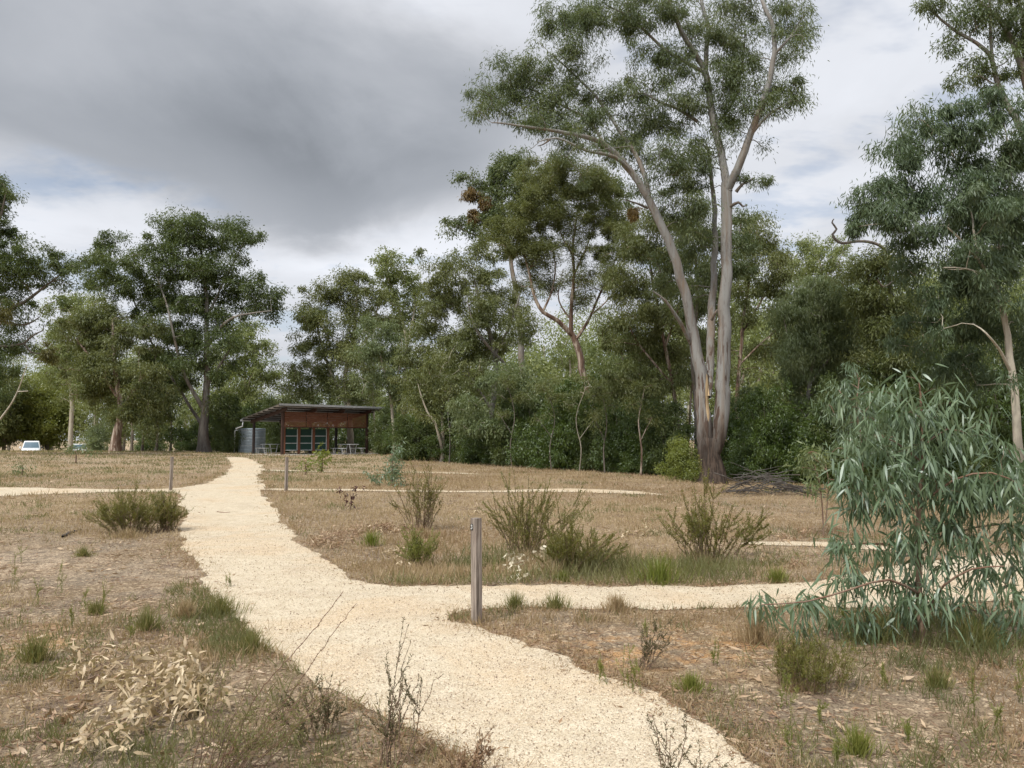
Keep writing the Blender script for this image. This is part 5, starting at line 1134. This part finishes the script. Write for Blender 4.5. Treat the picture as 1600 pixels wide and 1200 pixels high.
for i, (px, py, h, w, f, lab) in enumerate([
    (580, 853, 34, 17, FOL_BRIGHT, 'round yellow green grass tussock beside the dead leaf litter, left of the wispy field bush'),
    (1030, 912, 60, 46, FOL_BRIGHT, 'broad bright green grass tussock by the far edge of the right hand path'),
    (878, 909, 22, 16, FOL_BRIGHT, 'small bright green tuft below the low dense bush'),
    (1215, 910, 34, 22, FOL_WEED, 'green tuft on the far edge of the right hand path near the sapling'),
    (965, 955, 36, 34, FOL_GRASS, 'reddish dry grass clump on the near edge of the right hand path'),
    (868, 952, 34, 26, FOL_GRASSG, 'sparse green grass clump on the near edge of the right hand path'),
    (805, 950, 34, 16, FOL_GRASSG, 'thin grass clump just right of the numbered post'),
    (1080, 1080, 38, 26, FOL_WEED, 'low green tuft in the dry litter right of the path bend'),
    (1370, 1000, 60, 60, FOL_GRASSG, 'tall grass clump under the left side of the foreground sapling'),
    (1180, 1005, 62, 46, FOL_GRASS, 'dry grass clump under the low left arm of the foreground sapling'),
    (1520, 1010, 60, 60, FOL_GRASSG, 'tall grass clump under the right side of the foreground sapling'),
    (1465, 1075, 44, 30, FOL_GRASSG, 'grey green grass clump in front of the foreground sapling'),
    (230, 985, 46, 30, FOL_GRASSG, 'green grass tuft left of the path in the middle of the dry verge'),
    (345, 960, 44, 40, FOL_GRASSG, 'grass tuft at the path edge where the verge bulges'),
    (395, 1020, 44, 34, FOL_GRASSG, 'grass tuft on the corner of the left verge'),
    (290, 965, 40, 30, FOL_GRASS, 'brownish grass tuft between two green tufts on the left verge'),
    (150, 960, 30, 20, FOL_GRASSG, 'short green tuft in the bare soil on the left'),
    (55, 1035, 60, 34, FOL_GRASSG, 'green feathery tuft near the left edge above the dead leaves'),
    (130, 870, 22, 16, FOL_GRASSG, 'small green tuft above the bare patch at left'),
    (1340, 1180, 60, 26, FOL_WEED, 'bright green weed clump at the bottom right')]):
    tuft(lab, px, py, h, w, f, 20 + i)
_ = 0
# tall thin weeds
WL = ['tall thin green weed second from the left edge above the dead leaves', 'thin green weed nearest the left edge beside the bare patch', 'slim green weed right of the two at the left edge', 'short thin weed left of a taller one above the dead leaf heap', 'taller thin weed above the middle of the dead leaf heap', 'thin weed at the left edge above the pale bare soil', 'green weed just below the side track at far left', 'small thin weed above the left end of the dead leaves', 'thin green weed on the edge of the path bend, left of its taller twin', 'tallest thin weed on the edge of the path bend', 'tall green weed close to the lower right path edge', 'green weed above the tall one by the lower right path edge', 'bright thin weed at the bottom edge, right of the path', 'upright weed below the dull green mound and right of it', 'tall feathery weed in front of the foreground sapling, right of its trunk', 'feathery weed right of the sapling trunk, lower of the pair', 'tall feathery weed at the right edge in front of the sapling', 'thin weed in the orange soil right of the twiggy plant', 'small thin weed left of the twin weeds at the path bend', 'thin green weed growing on the sandy path itself', 'thin weed under the left side of the foreground sapling', 'small thin weed in the orange soil left of the dull green mound', 'weed near the bottom right, left of the bright clump', 'thin weed beside the green tuft above the dead leaf heap', 'thin weed at the far path edge behind the numbered post', 'short thin weed directly below the dull green mound']
for i, (px, py, h) in enumerate([(62, 945, 70), (20, 925, 60), (95, 930, 60), (130, 955, 44), (160, 965, 50), (30, 880, 44), (60, 800, 50), (115, 980, 40), (980, 1078, 66), (995, 1085, 80), (1233, 1190, 110), (1228, 1110, 60), (1310, 1200, 70), (1380, 1075, 52),
    (1520, 1120, 90), (1560, 1150, 70), (1590, 1100, 90), (1010, 995, 40), (940, 1070, 60), (357, 918, 28), (1320, 985, 44), (1120, 1040, 44), (1420, 1160, 46), (205, 1000, 36), (770, 900, 40), (1285, 1130, 36)]):
    wispy('weed', WL[i], 'weed', px, py, h * 1.15, 5, 3, FOL_WEED, (.024, .0024), 60, 60 + i, 'thin upright green weeds', bend=.1, side=1, bspread=1, stemr=.0018, twig=FOL_WEED, start=.05)
# foreground twiggy stems
wispy('twiggy_bush', 'leaning bare twiggy bush at the bottom left whose two long stems cross the path', 'bush', 340, 1225, 200, 110, 40, FOL_TUFT, (.014, .004), 36, 101, lean=.35, stemr=.0025, low=.2)
def long_stem(root, pts, r=.0032):
    rng = np.random.default_rng(int(pts[0][0])); base = ground(*pts[0][:2]); Y0 = base[1]
    q4 = catmull([[*P(a, b_, Y0 + dy), r] for a, b_, dy in pts], .03); q4[:, 3] = np.linspace(r, r * .4, len(q4)); q4[:, :3] += rng.normal(size=(len(q4), 3)) * .0025
    v, q = trunk_tube(q4, 5, rng, 0, .1); mesh_np('long_stem', v, q, BARK_TWIG, root, smooth=True)
    k = rng.integers(3, len(q4) - 1, 120); T = unit(q4[k, :3] - q4[k - 1, :3]); D = unit(T + rng.normal(size=T.shape) * .35)
    v, q = leaf_mesh(q4[k, :3], D, .013, .0035, 1, 0, rng); mesh_np('buds', v, q, FOL_DEADB, root, rnd=rng.random(len(q)) * .5)
tw = [o for o in COL.objects if o.name == 'twiggy_bush'][0]
long_stem(tw, [(352, 1190, 0), (400, 1090, -.1), (450, 1030, -.15), (490, 985, -.2), (536, 924, -.25)]); long_stem(tw, [(385, 1180, 0), (440, 1105, -.1), (485, 1040, -.15), (520, 990, -.2), (556, 942, -.25)])
wispy('twiggy_bush', 'upright twiggy seedling with tiny leaves at the bottom centre by the path edge', 'bush', 608, 1200, 210, 44, 12, FOL_TWIGGY, (.018, .0045), 44, 102, lean=.12, stemr=.0028)
wispy('twiggy_bush', 'dark twiggy seedling at the bottom edge on the right side of the path', 'bush', 1055, 1245, 160, 70, 10, FOL_TWIGGY, (.016, .0045), 34, 103, stemr=.0028)
wispy('twiggy_bush', 'small brown twiggy seedling beside the bottom centre edge of the path', 'bush', 725, 1215, 90, 44, 11, FOL_DEADB, (.016, .006), 40, 104, stemr=.0024)
wispy('twiggy_bush', 'twiggy bush between the leaning bush and the upright seedling at the bottom', 'bush', 500, 1150, 90, 60, 26, FOL_TWIGGY, (.016, .004), 44, 105, stemr=.002)
wispy('twiggy_bush', 'thin twiggy bush with slanting reddish stems right of the path bend', 'bush', 1015, 1048, 92, 34, 14, FOL_TWIGGY, (.018, .004), 44, 106, lean=.35, stemr=.0026)
# small saplings in the field
def small(name, lab, px, py, h, blobs, fol, leaf, cov, seed, cr=.12, droop=.4, twig=BARK_TWIG, S=2, w=2.0):
    b = ground(px, py); sc = b[1] / F
    return tree(name, lab, 'sapling', float(b[1]), [[(px, py, w), (px + 1, py - h * .5, w * .7), (px, py - h * .9, w * .4)]], blobs, fol, twig, leaf, cov, cr, droop, seed, 1.0, S=S, sides=6, group=None, rtip=.002)
small('gum_sapling', 'small bluish leaning gum sapling in the field right of the shelter', 612, 760, 60, [(622, 700, 9, 12), (618, 718, 14, 10), (606, 735, 20, 10), (600, 748, 24, 10), (618, 745, 14, 14)], FOL_SAP, (.12, .03), .6, 201)
small('leafy_sapling', 'leafy yellow green sapling in front of the shelter panels', 503, 738, 36, [(502, 708, 9, 9), (505, 720, 8, 8), (501, 731, 6, 8), (511, 714, 6, 6)], FOL_BRIGHT, (.12, .06), .7, 202, .16)
small('leafy_sapling', 'smaller yellow green sapling left of the one in front of the shelter panels', 477, 742, 22, [(474, 735, 6, 7), (483, 727, 6, 4), (480, 720, 5, 5), (471, 731, 5, 3)], FOL_BRIGHT, (.12, .06), .6, 203, .16)
small('leafy_sapling', 'tiny dark red leaved plant in the field beside the path', 547, 797, 30, [(543, 775, 6, 7), (562, 765, 5, 4), (548, 783, 4, 4), (536, 768, 3, 2)], FOL_RED, (.09, .03), .8, 204, .07, w=1.2)
small('gum_sapling', 'young grey green gum on the crest of the rise at left', 118, 724, 22, [(108, 706, 12, 6), (128, 706, 10, 5), (118, 699, 9, 6), (142, 704, 9, 6)], FOL_BLUE, (.16, .05), .5, 205, .3)
small('gum_sapling', 'grey green seedling low on the pale rise at far left', 34, 742, 16, [(34, 733, 12, 8), (26, 738, 9, 6), (46, 738, 8, 5)], FOL_BLUE, (.12, .03), .45, 206, .2)
FOL_CREAM = foliage('leaves_dead_cream', (0.34, 0.27, 0.17), (0.52, 0.46, 0.33), (0.68, 0.62, 0.48), 0.15, 0.04)
# dead leafy branches
def dead_branch(lab, px, py, blobs, fol=FOL_DEAD, leaf=(.075, .022), cov=.8, seed=0, cr=.05, h=.1, stem=True):
    rng = np.random.default_rng(seed + 900); b = ground(px, py); t = empty('dead_branch', b, lab, 'dead branch', 'fallen branches with dried leaves')
    cen = []; n_l = 0
    for (x, y, rx, ry) in blobs:
        sc = ground(x, y + ry)[1] / F; n = max(5, int(rx * ry * sc * sc / (cr * cr) * 2.2))
        for _ in range(n):
            dx = rng.uniform(-rx, rx); dyy = rng.uniform(-ry, ry)
            if (dx / rx) ** 2 + (dyy / ry) ** 2 > 1: continue
            g = ground(x + dx, min(y + dyy + 4, 1290)); cen.append(g + np.array([0, 0, h * rng.uniform(.15, 1.25) * (1 - .75 * ((dx / rx) ** 2 + (dyy / ry) ** 2))]))
        n_l += 2.2 * cov * math.pi * rx * ry * sc * sc * 2.0 / (.6 * leaf[0] * leaf[1])
    cen = np.array(cen); n = int(n_l)
    c = cen[rng.integers(0, len(cen), n)]; B = c + rng.normal(size=(n, 3)) * np.array([cr, cr, cr * .55]) * .8; B[:, 2] = np.maximum(B[:, 2], gz(B[:, 0], B[:, 1]) + .004)
    D = unit(rng.normal(size=(n, 3)) * np.array([1, 1, .8]) + np.array([0, 0, .1]))
    ln = .82 * leaf[0] * rng.uniform(.55, 1.35, n)
    v, q = leaf_mesh(B, D, ln, leaf[1] * .88 * rng.uniform(.5, 1.3, n), 4, .75, rng, .25)
    zmin = gz(v[:, 0], v[:, 1]) + .002; v[:, 2] = np.maximum(v[:, 2], zmin)
    mesh_np('dried_leaves', v, q, fol, t, rnd=np.repeat(rng.random(n), 4))
    k = 46; tg = cen[rng.integers(0, len(cen), k)]
    PT, RR = twigs_to(np.array([b + [0, 0, .02], b + [.02, .02, .03], b + [-.03, .01, .03]]), np.array([.008, .008, .008]), tg, rng, .002, .15)
    v, q = batch_tubes(PT, RR, 5); mesh_np('twigs', v, q, BARK_TWIG, t, smooth=True)
dead_branch('large heap of cream dried gum leaves in the left foreground', 230, 1130, [(290, 1055, 36, 22), (265, 1080, 52, 26), (300, 1100, 50, 26), (240, 1110, 50, 22), (200, 1130, 50, 20), (190, 1165, 46, 18), (160, 1185, 44, 12), (285, 1135, 34, 14), (215, 1065, 30, 16), (330, 1110, 22, 16)], leaf=(.085, .024), cov=.75, seed=1, h=.22)
dead_branch('pale dried leaves curling upward left of the large heap of dead leaves', 130, 1070, [(118, 1045, 24, 18), (110, 1065, 24, 10), (165, 1035, 20, 16), (185, 1050, 28, 14), (150, 1075, 24, 8)], leaf=(.085, .024), cov=.5, seed=2, h=.17)
dead_branch('scattered brown dead leaves and bark along the bottom left edge', 60, 1150, [(70, 1130, 50, 14), (40, 1170, 44, 14), (110, 1160, 30, 14), (110, 1105, 30, 8)], FOL_DEADB, (.07, .02), .4, 3, h=.05)
dead_branch('bright cream dried leaf cluster at the foot of the wispy bush behind the post', 812, 905, [(812, 892, 30, 14), (845, 872, 12, 10), (800, 885, 20, 10), (830, 885, 16, 10)], FOL_CREAM, leaf=(.075, .042), cov=.42, seed=4, h=.2)
dead_branch('tangle of thin pale dead leaves in the field right of the path', 530, 845, [(525, 842, 34, 12), (505, 850, 16, 8), (550, 832, 20, 7)], FOL_DEADB, (.09, .012), .7, 5, h=.14)
dead_branch('reddish and cream dead leaves behind the yellow green tussock in the field', 600, 832, [(590, 828, 30, 6), (615, 823, 20, 7), (640, 830, 14, 5)], FOL_DEADB, (.08, .02), .7, 6, h=.12)
dead_branch('small white dried leaf cluster left of the soft green bush with yellow tips', 628, 872, [(622, 868, 16, 10), (632, 880, 12, 8), (612, 862, 8, 4)], leaf=(.06, .02), cov=.6, seed=7, h=.12)
dead_branch('cream dead leaves in the field between the two tall wispy bushes', 1000, 838, [(1010, 831, 20, 5), (985, 836, 16, 5)], leaf=(.08, .02), cov=.7, seed=8, h=.12)
dead_branch('pale dead leaves in the field left of the foreground sapling', 1250, 845, [(1262, 835, 22, 9), (1225, 842, 16, 6), (1240, 880, 26, 6), (1200, 875, 14, 5)], FOL_DEADB, (.07, .02), .5, 9, h=.1)
dead_branch('tiny pale dead leaves just above the numbered post', 742, 800, [(742, 798, 12, 4), (748, 790, 6, 4)], leaf=(.08, .02), cov=.5, seed=10, h=.15)
dead_branch('little heap of dead leaves by the path edge before the bend to the shelter', 430, 760, [(428, 757, 10, 2.5), (405, 752, 4, 2)], leaf=(.08, .02), cov=.6, seed=11, h=.08)
for px, py, w_, h_, lb in [(822, 880, 110, 26, 'dry grass skirt around the tall wispy bush behind the numbered post'), (1100, 882, 90, 26, 'dry grass skirt under the feathery upright bush in the field'), (200, 840, 90, 20, 'dry grass skirt at the dark tufted bush left of the path'),
    (660, 840, 60, 26, 'dry grass skirt around the slender field bush left of the numbered post'), (1250, 1078, 80, 24, 'dry grass skirt in front of the dull green mound'), (1030, 905, 90, 34, 'mixed dry grass behind the broad bright green tussock')]:
    tuft(lb, px, py, h_, w_ * .5, FOL_GRASS, int(px)); 
# sticks and heap
def stick(lab, pts, r, seed, name='fallen_stick', mat=BARK_GREY):
    rng = np.random.default_rng(seed); g0 = ground(*pts[0]); t = None
    q4 = catmull([[*(ground(a, b_) + [0, 0, r * .8]), r] for a, b_ in pts], .05); q4[:, 3] *= np.linspace(1, .5, len(q4)); q4[:, :3] += rng.normal(size=(len(q4), 3)) * r * .25
    v, q = trunk_tube(q4, 7, rng, 0, .12); o = mesh_np(name, v, q, mat, smooth=True); tag(o, lab, 'stick')
stick('short stick lying across the sandy path', [(339, 800.5), (350, 801.5), (360, 801)], .012, 1, mat=BARK_TWIG)
stick('grey fallen branch beside the dark tufted bush', [(98, 840), (112, 833), (127, 829)], .022, 2)
stick('curved strip of bark on the right path edge near the bottom', [(1180, 1172), (1200, 1180), (1222, 1182)], .010, 3, 'bark_strip', BARK_RED)
stick('thin dark twig at the foot of the numbered post', [(722, 955), (733, 952), (745, 953)], .006, 4, mat=BARK_DARK)
def heap():
    rng = np.random.default_rng(77); b = ground(1195, 772); t = empty('branch_pile', b, 'grey heap of dead branches lying to the right of the huge gum', 'branch pile'); sc = b[1] / F
    n = 75; x0 = rng.uniform(-52, 62, n) * sc; hh = .55 * np.exp(-(x0 / (40 * sc)) ** 2) * rng.random(n)
    c = np.stack([x0, rng.normal(size=n) * .5, .05 + hh], 1); a = rng.normal(size=n) * .35 + np.where(rng.random(n) < .5, 0.1, 3.3)
    d = unit(np.stack([np.cos(a), rng.normal(size=n) * .4, rng.normal(size=n) * .22 - .12 * np.sign(x0)* np.cos(a)], 1)); ln = rng.uniform(.5, 1.7, n)[:, None, None]
    s = np.linspace(-.5, .5, 8)[None, :, None]; PT = c[:, None] + d[:, None] * s * ln + np.array([0, 0, 1]) * (.12 * (0.25 - s * s)) * ln + rng.normal(size=(n, 8, 3)) * .015
    PT[..., 2] = np.maximum(PT[..., 2], .01)
    R = (rng.uniform(.006, .022, n)[:, None] * np.linspace(1, .4, 8)[None]); v, q = batch_tubes(PT, R, 6); mesh_np('dead_branches', v + b, q, BARK_GREY, t, smooth=True)
heap()

# ------------------------------------------------------------------ ground cover
def cover():
    rng = np.random.default_rng(99)
    def polar(n, y0, y1, p=1.0):
        u = rng.random(n); e = 2 - p; y = (y0 ** e + u * (y1 ** e - y0 ** e)) ** (1 / e)
        x = y * rng.uniform(-.74, .74, n); return x, y
    # dry grass
    x, y = polar(430000, 3.3, 62, 1.15)
    xa, ya = polar(170000, 3.3, 10, 1.3); x = np.concatenate([x, xa]); y = np.concatenate([y, ya])
    z = gz(x, y); px, py = proj(x, y, z)
    nz = fnoise(x, y, 0.7, 31, 5); n2 = fnoise(x, y, 2.6, 41, 4)
    d = sstep(nz, .44, .58) * .75 + sstep(n2, .52, .66) * .5
    d = d * (0.55 + 0.7 * sstep(y, 9, 15)) + .16 * sstep(y, 9, 14)
    def e(cx, cy, rx, ry): return np.exp(-(((px - cx) / rx) ** 2 + ((py - cy) / ry) ** 2))
    d = d + .8 * e(380, 990, 90, 50) + .5 * e(480, 1180, 260, 70) + .45 * e(60, 1060, 90, 60) + .4 * e(240, 1000, 120, 30) + .5 * e(640, 880, 200, 40) + .45 * e(1400, 1010, 220, 50) + .3 * e(1100, 1140, 160, 50)
    clump = fnoise(x, y, 6.0, 77, 2); d = d * (1 - (1 - sstep(y, 9, 14)) * (1 - sstep(clump, .42, .6)) * .85 * (1 - e(370, 980, 110, 60)))
    d = d + .3 * e(370, 985, 80, 50)
    d = d - .9 * e(970, 1015, 140, 22) - 1.0 * e(40, 885, 100, 25) - .5 * e(130, 900, 120, 40) - .6 * e(400, 1060, 70, 25) - .5 * e(1350, 1120, 120, 30)
    d = d + .55 * e(780, 880, 280, 36) + .4 * e(1080, 895, 200, 30)
    left = (x < -6) & (y > 21) ; d = np.where(left, d * .55, d)
    keep = (rng.random(len(x)) < d) & ~on_path(x, y); x, y, z, px, py = x[keep], y[keep], z[keep], px[keep], py[keep]
    gr = fnoise(x, y, .9, 51, 4) + .25 * e_(px, py, 380, 990, 90, 60) + .2 * e_(px, py, 480, 1190, 260, 60) + .2 * e_(px, py, 1400, 1010, 240, 60) + .08 * (py > 940) + .16 * e_(px, py, 800, 880, 260, 34) + .12 * e_(px, py, 1080, 895, 180, 26) + .05 * ((y > 21) & (x < -6)) - .12 * ((y > 11) & (x > -6)) + .03 * ((y > 21) & (x < -6))
    green = gr + .10 * (rng.random(len(x)) - .5) > .56
    n = len(x); B = np.stack([x, y, z - .004], 1); h = (0.035 + .075 * rng.random(n) ** 1.6) * (1 + .25 * sstep(y, 8, 20)) * np.where(green, 1.15, 1); h *= 0.7 + .8 * vnoise(x, y, 1.3, 5); h *= 1 + 1.3 * e_(px, py, 780, 880, 280, 34) + 1.0 * e_(px, py, 1080, 895, 200, 26) + .8 * e_(px, py, 1400, 1010, 240, 50)
    D = unit(rng.normal(size=(n, 3)) * np.array([.45, .45, .1]) + np.array([0, 0, 1.0])); w = .0028 * (1 + .16 * y) * rng.uniform(.7, 1.4, n)
    for nm, mk, mat in (('dry_grass', ~green, FOL_GRASS), ('green_grass', green, FOL_GRASSG)):
        v, q = leaf_mesh(B[mk], D[mk], h[mk], w[mk], 1, 0, rng); k = mk.sum()
        patch = vnoise(x[mk], y[mk], .5, 8) * .55 + vnoise(x[mk], y[mk], 3, 9) * .35 - .1
        o = mesh_np(nm, v, q, mat, rnd=np.clip(patch + rng.random(k) * .35 - .08, 0, 1)); tag(o, kind='stuff')
    # litter
    x, y = polar(95000, 3.3, 30, 1.5); nz = fnoise(x, y, 1.6, 61, 4); keep = (rng.random(len(x)) < sstep(nz, .36, .66) * .9 + .1) & ~on_path(x, y)
    x, y = x[keep], y[keep]
    px_, py_ = polar(2200, 3.3, 22, 1.5); 
    x = np.concatenate([x, px_]); y = np.concatenate([y, py_]); n = len(x)
    B = np.stack([x, y, gz(x, y) + .012 + .012 * rng.random(n)], 1); D = unit(rng.normal(size=(n, 3)) * np.array([1, 1, .12]))
    big = rng.random(n) < .08
    ln = np.where(big, rng.uniform(.05, .09, n), rng.uniform(.012, .038, n)) * (1 + .03 * y); wd = ln * rng.uniform(.14, .32, n)
    ln[-2200:] *= .6; wd[-2200:] *= .6
    v, q = leaf_mesh(B, D, ln, wd, 2, .25, rng, .0); v[:, 2] = np.maximum(v[:, 2], gz(v[:, 0], v[:, 1]) + .006)
    r = np.where(big, rng.random(n) * .6 + .4, rng.random(n) ** 1.8 * .8)
    o = mesh_np('leaf_litter', v, q, FOL_DEADB, rnd=np.repeat(r, 2)); tag(o, kind='stuff')
    # ragged border of the path
    pb = PATH[(PATH[:, 1] < 40) & (PATH[:, 1] > 3)]; kk = rng.integers(0, len(pb), 90000); yy = pb[kk, 1]
    kk = kk[rng.random(len(kk)) < np.clip(6 / yy, .25, 1)]; off = rng.normal(size=(len(kk), 2)) * .12 * (1 + .03 * pb[kk, 1:2])
    x = pb[kk, 0] + off[:, 0]; y = pb[kk, 1] + off[:, 1]; m = (rng.random(len(x)) < .15) | (~on_path(x, y)); x, y = x[m], y[m]; m = rng.random(len(x)) < sstep(fnoise(x, y, 1.1, 71, 4), .38, .6) * .85 + .15; x, y = x[m], y[m]; n = len(x)
    g = rng.random(n) < .55; B = np.stack([x, y, gz(x, y) + .004], 1)
    k = g.sum(); D = unit(rng.normal(size=(k, 3)) * np.array([.6, .6, .1]) + np.array([0, 0, .9]))
    v, q = leaf_mesh(B[g], D, rng.uniform(.02, .085, k), .0026 * (1 + .15 * y[g]), 1, 0, rng); o = mesh_np('border_grass', v, q, FOL_GRASS, rnd=rng.random(k) * .7); tag(o, kind='stuff')
    g = ~g; k = g.sum(); D = unit(rng.normal(size=(k, 3)) * np.array([1, 1, .2])); ln = rng.uniform(.012, .045, k) * (1 + .03 * y[g])
    v, q = leaf_mesh(B[g] + [0, 0, .008], D, ln, ln * .25, 2, .3, rng); v[:, 2] = np.maximum(v[:, 2], gz(v[:, 0], v[:, 1]) + .008)
    o = mesh_np('border_litter', v, q, FOL_DEADB, rnd=np.repeat(rng.random(k) ** 2 * .7, 2)); tag(o, kind='stuff')
    # twiglets
    x, y = polar(7000, 3.3, 24, 1.4); k = ~on_path(x, y); x, y = x[k], y[k]; n = len(x)
    c = np.stack([x, y, gz(x, y) + .012], 1); a = rng.random(n) * 6.28; d = np.stack([np.cos(a), np.sin(a), rng.normal(size=n) * .06], 1); ln = rng.uniform(.03, .16, n)[:, None, None]
    s = np.linspace(0, 1, 4)[None, :, None]; PT = c[:, None] + d[:, None] * s * ln + rng.normal(size=(n, 4, 3)) * .004; PT[..., 2] = np.maximum(PT[..., 2], gz(PT[..., 0], PT[..., 1]) + .006)
    v, q = batch_tubes(PT, np.broadcast_to(rng.uniform(.0012, .0032, n)[:, None], (n, 4)) * np.linspace(1, .6, 4), 4)
    o = mesh_np('twig_litter', v, q, BARK_TWIG, smooth=True); tag(o, kind='stuff')
    # gravel on the path
    x, y = polar(60000, 3.3, 14, 1.6); k = on_path(x, y); x, y = x[k], y[k]; n = len(x); s = rng.uniform(.0015, .0048, n) * (1 + .05 * y)
    o8 = np.array([[1, 0, 0], [0, 1, 0], [-1, 0, 0], [0, -1, 0], [0, 0, 1.0], [0, 0, -1.0]])
    V = (o8[None] * (s[:, None, None] * rng.uniform(.6, 1.3, (n, 6, 1))) + np.stack([x, y, gz(x, y) + .013], 1)[:, None]).reshape(-1, 3)
    t = np.array([[0, 1, 4], [1, 2, 4], [2, 3, 4], [3, 0, 4], [1, 0, 5], [2, 1, 5], [3, 2, 5], [0, 3, 5]]); Q = (np.arange(n)[:, None, None] * 6 + t[None]).reshape(-1, 3)
    o = mesh_np('gravel', V, Q, GRAVEL, rnd=np.repeat(rng.random(n), 8)); tag(o, kind='stuff')
def e_(px, py, cx, cy, rx, ry): return np.exp(-(((px - cx) / rx) ** 2 + ((py - cy) / ry) ** 2))
GRAVEL = foliage('gravel_stone', (0.20, 0.14, 0.10), (0.58, 0.46, 0.33), (0.78, 0.68, 0.54), 0.0, .03)
cover()
for s_ in STAT: pass
print('LEAVES', sum(s[2] for s in STAT), 'objects', len(COL.objects))
